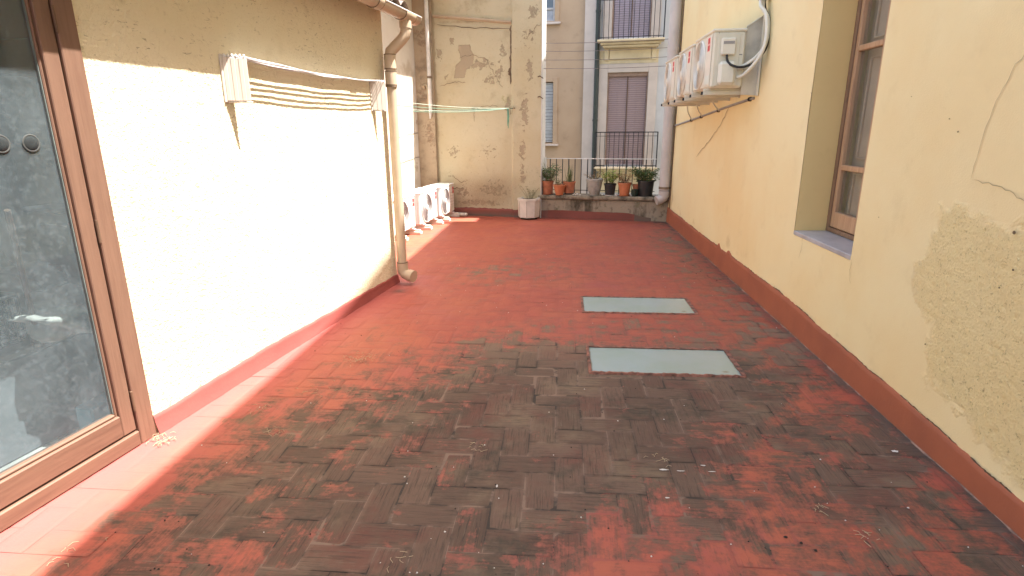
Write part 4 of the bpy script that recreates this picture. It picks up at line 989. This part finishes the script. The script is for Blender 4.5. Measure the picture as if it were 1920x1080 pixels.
# ================================================================== FLOOR AIR CONDITIONERS (front faces local +X, length along Y from 0 to L)
def ac_unit(kind, loc, rz, label, group):
    iv = kind == 'wall'; body = M['ivory'] if iv else M['white_metal']; trim = M['ivory_light'] if iv else M['white_plastic']
    L, D, H = (.76, .30, .545) if iv else (.80, .30, .545)
    t = thing('air_conditioner', label, 'air conditioner', loc, rz, group); z0 = .02
    m = MB(); m.bbox(-D, 0, 0, L, z0, H-.02, .018); c = m.build('casing', body, t, world=False)
    m = MB(); m.bbox(-D-.006, .006, -.006, L+.006, H-.03, H, .010); m.build('top_cover', body, t, world=False)
    fz = z0+.245; R = .222; fc = (L-.27) if iv else .28       # fan end
    if iv: fc = L-.27
    # fan opening disc, blades, guard
    m = MB().lathe([(.0001, .0015), (R, .0015), (R+.004, .004)], 48, (0, fc, fz), 'x'); m.build('fan_opening', M['fan_dim'] if not iv else M['fan_back'], t, world=False)
    m = MB()
    for k in range(3):
        a0 = k*2.094+.4; vs = []
        for q in range(9):
            a = a0+q*.19; r0_, r1_ = .05, R*.92-.02*(q == 0 or q == 8)
            vs += [(.003+.0006*q, fc+r0_*math.cos(a), fz+r0_*math.sin(a)), (.003+.0006*q, fc+r1_*math.cos(a+.35), fz+r1_*math.sin(a+.35))]
        m.add(vs, [(2*i, 2*i+1, 2*i+3, 2*i+2) for i in range(8)])
    m.build('fan_blade', M['fan_grey'] if not iv else M['fan_back'], t, world=False)
    gr = MB(); nr = 14 if iv else 8
    for k in range(nr+1):
        r = .05+(R-.05)*k/nr; gr.lathe([(r-.0036, .012), (r, .0165), (r+.0036, .012), (r, .009), (r-.0036, .012)], 44, (0, fc, fz), 'x')
    for k in range(10):
        a = k*math.tau/10; P = []
        for q in range(7): rr = .04+(R-.04)*q/6; b = a+(q*.16); P.append((.012, fc+rr*math.cos(b), fz+rr*math.sin(b)))
        gr.tube(P, .0026, 5)
    gr.build('fan_guard', M['grille_iv'] if iv else M['grille_wh'], t, world=False)
    m = MB().lathe([(R+.0, .002), (R+.004, .016), (R+.012, .016), (R+.018, .002)], 48, (0, fc, fz), 'x'); m.build('guard_ring', trim, t, world=False, smooth=True, auto=True)
    m = MB().lathe([(.048, .012), (.046, .019), (.03, .022), (.0001, .023)], 24, (0, fc, fz), 'x'); m.build('hub', trim, t, world=False, smooth=True)
    # plain panel beside fan
    pa, pb = (.035, L-.27-R-.03) if iv else (.28+R+.03, L-.03)
    m = MB(); m.bbox(.0005, .006, pa, pb, z0+.03, H-.05, .003); m.build('front_panel', trim, t, world=False)
    # label: two red patches on pink
    la, lb2 = (.09, .18) if iv else (pb-.085, pb-.01)
    m = MB(); m.box(.0062, .0070, la, lb2, H-.185, H-.06); lo = m.build('label', M['lpink'], t, world=False)
    m = MB(); 
    for (za, zb) in ((H-.115, H-.065), (H-.178, H-.132)): m.box(.0072, .0078, la+.006, lb2-.006, za, zb)
    m.build('label_print', M['lred'], lo, world=False)
    m = MB(); m.box(.0062, .0070, pa+.015, pb-.03, z0+.045, z0+.12); m.build('rating_plate', M['lpale'], t, world=False)
    if not iv:
        m = MB()
        for q in range(5): m.box(.0062, .0075, pa+.012, pb-.012, .16+q*.055, .163+q*.055)
        m.build('panel_lines', M['pvc_seam'], t, world=False)
    m = MB(); m.box(.0005, .0016, (.018 if iv else .028), (.021 if iv else .031), z0+.01, H-.03); m.box(-.05, -.047, -.0012, -.0002, z0+.01, H-.03); m.build('panel_seam', M['pvc_seam'], t, world=False)
    # louvre column and side seams on the -Y end
    if not iv:
        m = MB()
        for q in range(13): m.box(-D+.018, -D+.07, -.0022, -.0003, z0+.03+q*.036, z0+.048+q*.036)
        m.build('side_louvres', M['dark'], t, world=False)
        m = MB(); m.bbox(-.16, -.11, -.012, -.0005, z0+.02, H-.04, .004); m.build('side_rib', trim, t, world=False)
    else:
        m = MB(); m.bbox(-.245, -.045, -.008, -.0005, z0+.02, H-.045, .004); m.build('side_panel', body, t, world=False)
        m = MB(); m.bbox(-.20, -.07, -.045, -.009, z0+.29, z0+.44, .010); cv = m.build('terminal_cover', trim, t, world=False)
        m = MB(); m.bbox(-.185, -.085, -.0475, -.0455, z0+.385, z0+.41, .001); m.build('cover_slot', M['fan_grey'], cv, world=False)
        m = MB(); m.bbox(-.215, -.055, -.07, -.009, z0+.02, z0+.235, .028); m.build('valve_cover', trim, t, world=False)
        m = MB(); m.box(-.275, -.245, -.0015, -.0003, z0+.29, z0+.30); m.build('side_print', M['fan_grey'], t, world=False)
    for y in (.10, L-.14):
        m = MB(); m.bbox(-D-.03, .03, y, y+.04, 0, z0, .003); m.build('foot', body, t, world=False)
    # rear coil
    m = MB()
    for q in range(26): m.box(-D-.004, -D-.001, .03+q*(L-.06)/26, .03+q*(L-.06)/26+.012, z0+.03, H-.05)
    m.build('rear_coil', M['fan_grey'], t, world=False)
    return t
gname = 'white air conditioners in a row on the floor'
Lr = LROT
ends = [(-2.28, 8.85), (-2.135, 9.84), (-2.0, 10.73)]
labs = ['nearest white floor air conditioner, partly hidden behind the beige downpipe', 'middle white floor air conditioner between two alike along the white wall', 'farthest white floor air conditioner, in the corner by the peeling wall']
first = None
for (e, lab) in zip(ends, labs):
    q = np.array(e)-DL*.80; loc = (q[0], q[1], .075)
    if first is None: first = ac_unit('floor', loc, Lr, lab, gname)
    else: dup(first, loc, Lr, lab)
    for i, off in enumerate((.10, .66)):
        qq = q+DL*off
        m = MB(); m.bbox(-.36, .13, 0, .085, 0, .045, .006); m.bbox(-.34, .11, .015, .07, .0451, .0745, .004)
        w = ('first', 'second', 'third')[ends.index(e)]
        b = m.build('support_block', M['planter']); b.location = (qq[0], qq[1], 0); b.rotation_euler = (0, 0, Lr)
        tag(b, 'pale support block under the %s end of the %s floor air conditioner' % (('near', 'far')[i], ('nearest', 'middle', 'farthest')[ends.index(e)]), 'support block', 'support blocks under the floor air conditioners')
m = MB(); Fbox(m, -1.62, -1.40, .06, .16, .0, .06, .02); tag(m.build('loose_block', M['planter']), 'pale loose block on the floor beside the farthest floor air conditioner', 'block')

# wall mounted ones: fronts face -X, near end towards camera -> rotate 180: local +Y runs to -Y
# mirrored variant: local Y increases away from camera, front to -X
def mirror_unit(t):
    for o in [c for c in bpy.data.objects if c.type == 'MESH' and root(c) == t]:
        me = o.data; co = np.empty(len(me.vertices)*3); me.vertices.foreach_get('co', co); co = co.reshape(-1, 3); co[:, 0] *= -1
        me.vertices.foreach_set('co', co.ravel()); me.flip_normals(); me.update()
def root(o):
    while o.parent: o = o.parent
    return o
gname = 'cream air conditioners bracketed on the right wall'
XF = 1.415
u1 = ac_unit('wall', (XF, 5.92, 1.94), 0, 'nearest cream wall air conditioner with pipes and covers on its end', gname); mirror_unit(u1)
dup(u1, (XF, 6.80, 1.925), 0, 'middle cream wall air conditioner on brackets between two alike')
dup(u1, (XF, 7.72, 1.915), 0, 'farthest cream wall air conditioner nearest to the grey downpipe')
br = []
for i, (y, z) in enumerate(((5.92, 1.94), (6.80, 1.925), (7.72, 1.915))):
    for j, off in enumerate((.10, .62)):
        t = thing('wall_bracket', 'cream bracket arm under the %s end of the %s wall air conditioner' % (('near', 'far')[j], ('nearest', 'middle', 'farthest')[i]), 'bracket', (XR, y+off, z), 0, 'brackets under the wall air conditioners')
        m = MB(); m.bbox(XF-XR-.035, -.004, 0, .038, -.040, -.001, .003); m.build('arm', M['ivory'], t, world=False)
        m = MB(); m.bbox(-.014, -.001, -.004, .042, -.045, .55, .003); m.build('wall_rail', M['ivory'], t, world=False)
        m = MB(); m.bbox(XF-XR-.05, XF-XR-.035, .002, .036, -.036, -.006, .002); m.build('end_cap', M['black_rubber'], t, world=False)
        m = MB(); m.lathe([(.014, -.0005), (.016, .006), (.012, .019), (.0001, .019)], 10, (XF-XR+.03, .019, 0)); m.build('rubber_mount', M['black_rubber'], t, world=False)
# metal sheet behind nearest unit
t = thing('steel_shield', 'grey galvanised sheet between the nearest wall air conditioner and the wall', 'metal sheet', (XR, 6.0, 1.9))
m = MB(); vs = [(1.722, 5.97, 1.90), (1.874, 5.97, 1.89), (1.874, 5.97, 2.60), (1.722, 5.97, 2.50)]; vs2 = [(x, y+.006, z) for x, y, z in vs]
m.add(vs+vs2, [(0, 1, 2, 3), (7, 6, 5, 4), (0, 4, 5, 1), (1, 5, 6, 2), (2, 6, 7, 3), (3, 7, 4, 0)]); m.build('sheet', M['steel'], t)
m = MB(); m.bbox(1.862, 1.88, 5.935, 5.969, 1.885, 2.60, .003); m.tube([(1.72, 5.966, 2.503), (1.876, 5.966, 2.603)], .006, 6); m.build('flange', M['ivory'], t)
# trunking and lines
t = thing('cable_trunking', 'cream vertical duct on the right wall above the nearest wall air conditioner', 'duct', (XR, 6.0, 2.66))
m = MB(); m.bbox(1.80, 1.882, 5.86, 5.95, 2.74, 4.1, .008); m.build('duct', M['ivory'], t)
m = MB(); m.bbox(1.79, 1.883, 5.84, 5.96, 2.72, 2.745, .004); m.build('end_cover', M['ivory_light'], t)
def smooth_pts(P, n=6):
    P = [Vector(p) for p in P]; out = []
    for i in range(len(P)-1):
        p0 = P[max(i-1, 0)]; p1 = P[i]; p2 = P[i+1]; p3 = P[min(i+2, len(P)-1)]
        for k in range(n):
            t_ = k/n; out.append(.5*((2*p1)+(p2-p0)*t_+(2*p0-5*p1+4*p2-p3)*t_**2+(3*p1-p0-3*p2+p3)*t_**3))
    out.append(P[-1]); return out
m = MB(); m.tube(smooth_pts([(1.83, 5.905, 2.73), (1.832, 5.90, 2.64), (1.862, 5.84, 2.56), (1.865, 5.80, 2.42), (1.84, 5.79, 2.30), (1.78, 5.83, 2.21), (1.70, 5.88, 2.15), (1.655, 5.90, 2.13)]), .016, 10); o = m.build('insulated_pipe', M['ivory_light'], smooth=True, auto=True)
tag(o, 'upper white insulated pipe curving from the duct to the nearest wall unit', 'pipe', 'insulated pipes beside the nearest wall unit')
m = MB(); m.tube(smooth_pts([(1.81, 5.915, 2.73), (1.80, 5.87, 2.66), (1.83, 5.80, 2.58), (1.84, 5.76, 2.42), (1.82, 5.75, 2.27), (1.77, 5.79, 2.16), (1.70, 5.86, 2.07), (1.655, 5.89, 2.05)]), .016, 10); o = m.build('insulated_pipe', M['ivory_light'], smooth=True, auto=True)
tag(o, 'lower white insulated pipe curving from the duct to the nearest wall unit', 'pipe', 'insulated pipes beside the nearest wall unit')
m = MB(); m.tube(smooth_pts([(1.845, 5.92, 2.73), (1.86, 5.92, 2.64), (1.874, 5.85, 2.56), (1.874, 5.81, 2.42), (1.86, 5.81, 2.28), (1.77, 5.85, 2.17), (1.66, 5.82, 2.135), (1.58, 5.84, 2.155), (1.545, 5.87, 2.20), (1.54, 5.885, 2.25)]), .011, 8); o = m.build('black_cable', M['black_rubber'], smooth=True)
tag(o, 'black cable looping from the duct to the terminal cover of nearest wall unit', 'cable')
m = MB(); m.tube(smooth_pts([(1.88, 6.05, 1.87), (1.875, 7, 1.815), (1.875, 8.5, 1.715), (1.875, 10.05, 1.62)]), .014, 8); t = thing('condensate_pipe', 'dark thin drain pipe sloping along the right wall below the air conditioners', 'pipe', (XR, 8, 1.7))
m.build('pipe', M['fan_grey'], t, smooth=True)
for y in (6.15, 7.3, 8.15, 8.75):
    m = MB(); m.lathe([(.015, -.015), (.022, -.015), (.022, .015), (.015, .015)], 10, (1.872, y, 1.87-(y-6.05)*.0645), 'y'); m.build('joint', M['black_rubber'], t)
for y, zt in ((7.28, 1.90), (8.1, 1.895), (8.7, 1.89)):
    zz_ = 1.87-(y-6.05)*.0645; m = MB(); m.tube(smooth_pts([(1.78, y-.05, zt), (1.80, y-.03, (zt+zz_)/2+.01), (1.868, y, zz_)]), .010, 6); m.build('drain_hose', M['ivory'], t, smooth=True)

# grey downpipe at far right corner
t = thing('grey_downpipe', 'thick grey downpipe at the far right corner ending in an elbow above the coping', 'drainpipe', (1.79, 10.07, 0))
PX, PY = 1.785, 10.06
m = MB(); m.tube([(PX, PY, 9.0), (PX, PY, .56)], .090, 24); m.build('pipe', M['grey_pipe'], t, smooth=True, auto=True)
m = MB(); m.tube([(PX, PY, 2.78), (PX, PY, 2.88)], .096, 24); m.build('collar', M['grey_pipe'], t, smooth=True, auto=True)
m = MB(); m.tube([(PX, PY, .55), (PX, PY, .47), (PX-.02, PY, .43), (PX-.07, PY-.01, .40), (PX-.13, PY-.02, .385)], .088, 20, rs=[.094, .094, .085, .08, .08]); m.build('elbow', M['grey_pipe'], t, smooth=True, auto=True)
m = MB(); m.lathe([(.09, -.02), (.098, -.02), (.098, .02), (.09, .02)], 24, (PX, PY, .60)); m.build('seam', M['pvc_seam'], t)
m = MB(); m.tube(smooth_pts([(1.876, 9.9, 6), (1.876, 9.93, 3), (1.876, 9.97, 1.5), (1.878, 9.98, 0.1)]), .008, 6); tag(m.build('wall_cable', M['wood_dark'], smooth=True), 'dark thin cable down the right wall beside the grey downpipe', 'cable')

# ================================================================== SKYLIGHTS
for i, (a, b, c, d) in enumerate(SK):
    t = thing('floor_skylight', ('nearer milky glass floor skylight with a raised worn mortar rim', 'farther milky glass floor skylight flush with the red paving')[i], 'skylight', ((a+b)/2, (c+d)/2, 0), 0, 'glass skylights in the terrace floor')
    xs = np.linspace(a, b, 70); ys_ = np.linspace(c, d, 34)
    mb, at = gridsurf(xs, ys_, lambda U, V: (U, V, 0*U+.0055), attrs=dict(stain=lambda U, V: np.clip(np.exp(-((np.minimum(np.minimum(U-a, b-U), np.minimum(V-c, d-V)))/.012)**2)*.9*fbm(U*12, V*12, 3)*1.5+blobs(U, V, [(b-.09, c+.06, .03, .02, .8)]), 0, 1)))  # glass border: grime and painted contact shade at the rim
    mb.build('glass', M['skylight'], t, attrs=at)
    m = MB(); k = NB('worn_mortar_rim_%d' % i) if False else None
    w = .022; hz = (.014, .009)[i]
    def rim(x0, x1, y0, y1, n, along):
        vs = []; fs = []; r_ = random.Random(n+i)
        N = 60
        for q in range(N+1):
            t_ = q/N; jt = [r_.uniform(-.004, .004) for _ in range(4)]; z_ = hz*(1+r_.uniform(-.3, .3))
            if along == 'x': x = x0+(x1-x0)*t_; sec = [(x, y0+jt[0], -.002), (x, y0+.004+jt[1], z_), (x, y1-.004+jt[2]*.4, z_), (x, y1, .004)]
            else: y = y0+(y1-y0)*t_; sec = [(x0+jt[0], y, -.002), (x0+.004+jt[1], y, z_), (x1-.004+jt[2]*.4, y, z_), (x1, y, .004)]
            vs += sec
            if q: fs += [((q-1)*4+j, q*4+j, q*4+j+1, (q-1)*4+j+1) for j in range(3)]
        return vs, fs
    for (x0, x1, y0, y1, al) in ((a-w, b+w, c-w, c, 'x'), (a-w, b+w, d+w*.8, d, 'x'), (a-w, a, c, d, 'y'), (b+w, b, c, d, 'y')):
        vs, fs = rim(x0, x1, y0, y1, int(x0*100), al); m.add(vs, fs)
    m.build('rim', simple('rim_mortar', (.28, .12, .085), .9, 0, .3, 18, .6, 40, col2=(.06, .045, .035)), t)

# ================================================================== CLOTHES LINES, WIRES
t = thing('clothes_line', 'green clothes lines fanned from a hook across the peeling end wall', 'clothes line', FW(-1.2, .1, 1.94), -TH)
m = MB(); m.tube(smooth_pts([FW(-2.18, .09, 1.925), FW(-1.4, .085, 1.915), FW(-.47, .07, 1.945)]), .0085, 6); m.build('rod', M['rope_dark'], t)
m = MB(); m.tube([FW(-.485, .0, 1.945), FW(-.485, .09, 1.945)], .012, 8); m.tube([FW(-.485, .09, 1.945), FW(-.485, .09, 1.975)], .008, 6); m.build('hook', M['strip'], t)
for k, (s, z, mt) in enumerate(((4.6, 2.06, 'rope_w'), (4.8, 1.99, 'rope'), (5.1, 1.93, 'rope_w'), (5.2, 1.90, 'rope'))):
    a_ = Vector(LW(s+1.5, -1.5, z)); b_ = Vector(FW(-.49, .085, 1.945)); P = [a_.lerp(b_, q/12)-Vector((0, 0, .05*4*(q/12)*(1-q/12))) for q in range(13)]
    m = MB(); m.tube(P, .0036, 6); m.build('rope', M[mt], t, smooth=True)
m = MB()
for k in range(3): m.tube(smooth_pts([FW(-.60+k*.008, .09, 1.94), FW(-.595+k*.012, .1, 1.8), FW(-.60+k*.006, .095, 1.64+.03*k)]), .006, 6)
m.tube(smooth_pts([FW(-.605, .09, 1.93), FW(-.57, .11, 1.75), FW(-.585, .1, 1.6)]), .006, 6); m.build('loose_end', M['rope'], t, smooth=True)
for k, z in enumerate((3.015, 2.885, 2.745, 2.605)):
    a_ = Vector(FW(.0, -.1, z)); b_ = Vector((XR, 10.15, z-.03)); P = [a_.lerp(b_, q/8)-Vector((0, 0, .02*4*(q/8)*(1-q/8))) for q in range(9)]
    m = MB(); m.tube(P, .0045, 6); o = m.build('street_wire', M['wire'], smooth=True)
    tag(o, ('topmost', 'second from top', 'third from top', 'lowest')[k]+' of the four thin wires stretched across the street opening', 'wire', 'wires across the street opening')
for z, lab in ((2.46, 'upper rusty hook in the edge of the peeling wall'), (2.125, 'lower rusty hook in the edge of the peeling wall')):
    m = MB(); m.tube([FW(-.06, .03, z), FW(-.02, .07, z+.01), FW(.04, .07, z-.03)], .009, 6); tag(m.build('wall_hook', M['wood_dark'], smooth=True), lab, 'hook')

# ================================================================== HOUSES ACROSS THE STREET
def Bbox(mb, u0, u1, p0, p1, z0, z1, b=0):
    t = MB(); (t.bbox(u0, u1, p0, p1, z0, z1, b) if b else t.box(u0, u1, p0, p1, z0, z1)); t.xf(lambda x, y, z: BW(x, y, z)); return mb.add(t.v, t.f)
def facade(mb, u0, u1, z0, z1, holes, p=0, th=.3):
    us = sorted({u0, u1, *[h[0] for h in holes], *[h[1] for h in holes]}); zs = sorted({z0, z1, *[h[2] for h in holes], *[h[3] for h in holes]})
    for i in range(len(us)-1):
        for j in range(len(zs)-1):
            cu = (us[i]+us[i+1])/2; cz = (zs[j]+zs[j+1])/2
            if any(h[0] < cu < h[1] and h[2] < cz < h[3] for h in holes): continue
            mb.add([BW(us[i], p, zs[j]), BW(us[i+1], p, zs[j]), BW(us[i+1], p, zs[j+1]), BW(us[i], p, zs[j+1])], [(0, 1, 2, 3)])
    for (a, b, c, d) in holes:
        q = p-.16
        for (A1, B1) in (((a, c), (b, c)), ((b, c), (b, d)), ((b, d), (a, d)), ((a, d), (a, c))):
            mb.add([BW(A1[0], p, A1[1]), BW(A1[0], q, A1[1]), BW(B1[0], q, B1[1]), BW(B1[0], p, B1[1])], [(0, 1, 2, 3)])
    Bbox(mb, u0, u1, -.8, p-.17, z0, z1)
ta = thing('tan_townhouse', 'tan rendered townhouse across the street with a white slatted shutter', 'building', BW(-1, 0, -5), -B2)
wa = [(-1.25, -.24, 1.19, 2.85), (-1.25, -.22, 4.42, 6.0)]
m = MB(); facade(m, -5, .60, -5, 9.5, wa); m.build('wall', M['tan_facade'], ta)
for i, (a, b, c, d) in enumerate(wa):
    fr_ = MB()
    for (x0, x1, z0, z1) in ((b, b+.13, c-.03, d+.12), (a-.13, a, c-.03, d+.12), (a+.0, b-.0, d, d+.12)): Bbox(fr_, x0, x1, .0, .03, z0, z1, .006)
    w_ = fr_.build('window', M['tan_facade'], ta)
    m = MB(); Bbox(m, a-.16, b+.17, -.02, .10, c-.09, c-.032, .01); m.build('sill', M['win_frame'], w_)
    if i == 0:
        m = MB(); Bbox(m, a+.02, b-.01, -.10, -.07, c+.02, d-.02); m.build('shutter', M['shutter_white'], w_)
        m = MB()
        for q in range(36): Bbox(m, a+.03, b-.02, -.069, -.045, c+.03+q*.045, c+.055+q*.045)
        m.build('slats', simple('white_slat', (.55, .57, .6), .6), w_)
        m = MB(); Bbox(m, b-.035, b-.004, -.13, -.10, c, d); m.build('inner_frame', M['wood_dark'], w_)
    else:
        m = MB(); Bbox(m, a+.02, b-.02, -.13, -.10, c+.02, d-.02); m.build('pane', M['win_dark'], w_)
        m = MB(); Bbox(m, a+.0, b-.0, -.099, -.06, c+.0, c+.05, .004); Bbox(m, a, b, -.099, -.06, 4.72, 4.77, .004); Bbox(m, b-.06, b, -.099, -.06, c+.051, 4.719, .004); Bbox(m, b-.06, b, -.099, -.06, 4.771, d, .004); m.build('sash', simple('pale_sash', (.5, .48, .48), .6), w_)
        m = MB(); Bbox(m, a+.03, b-.07, -.097, -.09, c+.052, 4.715); m.build('lower_curtain', simple('pale_curtain', (.4, .42, .47), .8), w_)
m = MB(); Bbox(m, -5.1, .62, -.9, .35, 9.505, 9.6, .01); m.build('cornice', M['win_frame'], ta)
m = MB(); vs = [BW(-5.1, .45, 9.61), BW(.62, .45, 9.61), BW(.62, -.9, 10.0), BW(-5.1, -.9, 10.0)]; m.add(vs, [(0, 1, 2, 3)]); m.build('roof', M['rooftile'], ta)

tb = thing('blue_grey_townhouse', 'pale blue grey townhouse across the street with two balconies and blinds', 'building', BW(2.5, 0, -5), -B2)
D1 = (1.27, 2.36, .58, 3.05); D2 = (1.33, 2.36, 3.93, 6.3)
m = MB(); facade(m, .93, 5.5, -5, 10.2, [D1, D2], .02); m.build('wall', M['blue_facade'], tb)
m = MB(); Bbox(m, .61, .925, -.8, .10, -5, 10.2); m.build('pilaster', M['pilaster'], tb)
m = MB(); Bbox(m, 1.03, 2.60, .021, .029, 3.28, 3.62); m.build('lintel_band', M['cream_trim'], tb)
m = MB(); Bbox(m, .55, 5.6, -.8, .45, 10.21, 10.32, .01); m.build('cornice', M['cream_trim'], tb)
m = MB(); vs = [BW(.5, .55, 10.33), BW(5.6, .55, 10.33), BW(5.6, -.8, 10.8), BW(.5, -.8, 10.8)]; m.add(vs, [(0, 1, 2, 3)]); m.build('roof', M['rooftile'], tb)
for i, (a, b, c, d) in enumerate((D1, D2)):
    fr_ = MB()
    Bbox(fr_, a-.24, a, .031, .06, c-.02, d+.22, .008); Bbox(fr_, b, b+.24, .031, .06, c-.02, d+.22, .008); Bbox(fr_, a+.001, b-.001, .031, .058, d, d+.22, .008)
    w_ = fr_.build('balcony_door', M['win_frame'], tb)
    m = MB(); Bbox(m, a+.0, a+.035, -.08, .015, c, d, .004); Bbox(m, b-.035, b, -.08, .015, c, d, .004); Bbox(m, a+.036, b-.036, -.08, .015, d-.10, d, .004); m.build('frame', M['wood_dark' if i else 'orange'] if False else simple('door_casing', (.30, .20, .15), .7), w_)
    m = MB(); Bbox(m, a+.037, b-.037, -.06, -.04, c+.0, d-.101)
    for q in range(4):
        uu = a+.04+(b-a-.08)*(q/4)+.0; Bbox(m, uu+.24, uu+.25, -.039, -.034, c, d-.11)
    m.build('roller_blind', M['blind'] if i == 0 else M['blind_up'], w_)
    m = MB(); uc = (a+b)/2; Bbox(m, uc-.012, uc+.012, -.033, -.015, c, d-.105, .003); m.build('blind_rail', M['wood_dark'], w_)
# balconies
for i, (zf, zt, zsl) in enumerate(((.55, 1.49, .35), (3.86, 4.90, 3.66))):
    u0, u1, pj = 1.0, 2.70, .42
    m = MB(); Bbox(m, u0-.02, u1+.02, .062, pj+.05, zf-.07, zf-.015, .012); sl = m.build('balcony', M['cream_trim'], tb)
    m = MB(); Bbox(m, u0+.06, u1-.06, .061, pj-.04, zf-.135, zf-.071, .02); Bbox(m, u0+.12, u1-.12, .061, pj-.10, zf-.20, zf-.136, .02); m.build('moulding', M['cream_trim'], sl)
    m = MB(); Bbox(m, u0+.16, u0+.28, .061, .085, zf-.50, zf-.201, .01); Bbox(m, u1-.28, u1-.16, .061, .085, zf-.50, zf-.201, .01); Bbox(m, u0+.30, u1-.30, .061, .070, zf-.48, zf-.205, .004); m.build('console', M['cream_trim'], sl)
    rr = MB()
    Bbox(rr, u0, u1, pj-.0, pj+.02, zt-.025, zt); Bbox(rr, u0, u1, pj, pj+.018, zt-.12, zt-.107); Bbox(rr, u0, u1, pj, pj+.018, zf+.03, zf+.045)
    for z_ in (zt-.025, zf+.03): Bbox(rr, u0, u0+.02, .062, pj-.001, z_, z_+.018); Bbox(rr, u1-.02, u1, .062, pj-.001, z_, z_+.018)
    rl_ = rr.build('railing', M['black_metal'], sl)
    n = 13
    for k in range(n+1):
        uu = u0+.012+(u1-u0-.024)*k/n; m = MB(); r0 = .016 if k in (0, n) else .0085; m.tube([BW(uu, pj+.009, zf-.01), BW(uu, pj+.009, zt-.02)], r0, 6); m.build('baluster', M['black_metal'], rl_)
    for uu in (u0+.01, u1-.01):
        for k in range(3): m = MB(); m.tube([BW(uu, .12+k*.11, zf), BW(uu, .12+k*.11, zt-.02)], .008, 6); m.build('baluster', M['black_metal'], rl_)
m = MB(); Bbox(m, 1.05, 2.65, .031, .05, -.2, .34, .01); m.build('cream_panel', M['cream_trim'], tb)
t = thing('dark_drainpipe', 'dark green vertical drainpipe between the two townhouses across the street', 'drainpipe', BW(.97, .12, 0), -B2)
m = MB(); m.tube([BW(.965, .105, -5), BW(.965, .105, 10)], .060, 14); m.build('pipe', M['dark_pipe'], t, smooth=True, auto=True)
for z in (-1, 1.8, 4.6, 7.4): m = MB(); m.lathe([(.061, -.03), (.07, -.03), (.07, .03), (.061, .03)], 14, BW(.965, .105, z)); m.build('collar', M['dark_pipe'], t)

# ================================================================== LITTER
r_ = random.Random(12); m = MB(); mw = MB()
for k in range(300):
    x = r_.uniform(-1.9, 1.8); y = 1.5+6*r_.random()**1.6; s_ = r_.uniform(.002, .0055)
    if any(a-.02 < x < b+.02 and c-.02 < y < d+.02 for a, b, c, d in SK): continue
    b_ = MB(); n = 5
    vs = [(x+s_*r_.uniform(.6, 1.2)*math.cos(q*1.257), y+s_*r_.uniform(.6, 1.2)*math.sin(q*1.257), .0015) for q in range(5)]+[(x, y, .0015+s_)]
    (m if r_.random() < .62 else mw).add(vs, [(q, (q+1) % 5, 5) for q in range(5)])
for (x, y) in ((.98, 2.0), (1.02, 1.96), (.93, 2.03), (1.65, 6.3), (1.62, 6.5), (1.7, 6.1), (1.6, 6.8), (1.55, 6.4)):
    vs = [(x+.009*r_.uniform(.6, 1.2)*math.cos(q*1.257), y+.008*math.sin(q*1.257), .0015) for q in range(5)]+[(x, y, .008)]; m.add(vs, [(q, (q+1) % 5, 5) for q in range(5)])
tag(m.build('dark_grit', M['grit_dark']), 'dark crumbs of grit scattered over the terrace floor', 'grit', kind='stuff')
tag(mw.build('pale_grit', M['pebble']), 'pale specks of mortar scattered over the terrace floor', 'grit', kind='stuff')
m = MB()
for (cx, cy, n, sp) in ((-1.43, 3.72, 50, .10), (-1.75, 2.95, 14, .07), (-1.55, 2.68, 14, .06), (-2.1, 2.56, 40, .06), (-1.5, 3.2, 12, .12), (1.25, 2.05, 8, .04), (1.15, 2.22, 8, .03), (.55, 2.55, 10, .06), (-.4, 2.6, 8, .06), (-1.9, 1.75, 8, .1), (-.6, 1.8, 6, .05)):
    for k in range(n):
        x = cx+r_.gauss(0, sp*.6); y = cy+r_.gauss(0, sp*.5); a = r_.uniform(0, 6.28); l = r_.uniform(.01, .045); z = .003+r_.random()*.012*(n > 30)
        m.tube([(x, y, z), (x+l*.5*math.cos(a), y+l*.5*math.sin(a), z+r_.uniform(0, .008)), (x+l*math.cos(a+.4), y+l*math.sin(a+.4), z)], .0011, 4)
tag(m.build('dry_straw', M['straw']), 'dry straw and twigs lying in small tufts on the floor', 'straw', kind='stuff')
m = MB()
for (x, y, sx, sy) in ((.52, 2.47, .028, .007), (.60, 2.465, .024, .004), (.72, 2.52, .014, .006), (.75, 2.47, .02, .004), (1.72, 2.72, .02, .012), (-.27, 2.28, .005, .012), (.5, 2.25, .011, .006)):
    n = 14; vs = [(x+sx*(.6+.5*r_.random())*math.cos(q*math.tau/n), y+sy*(.6+.5*r_.random())*math.sin(q*math.tau/n), .0042) for q in range(n)]
    m.add(vs, [tuple(range(n))])
tag(m.build('paint_spatter', M['pebble']), 'whitish paint spatters dried on the worn tiles', 'paint spots', kind='stuff')
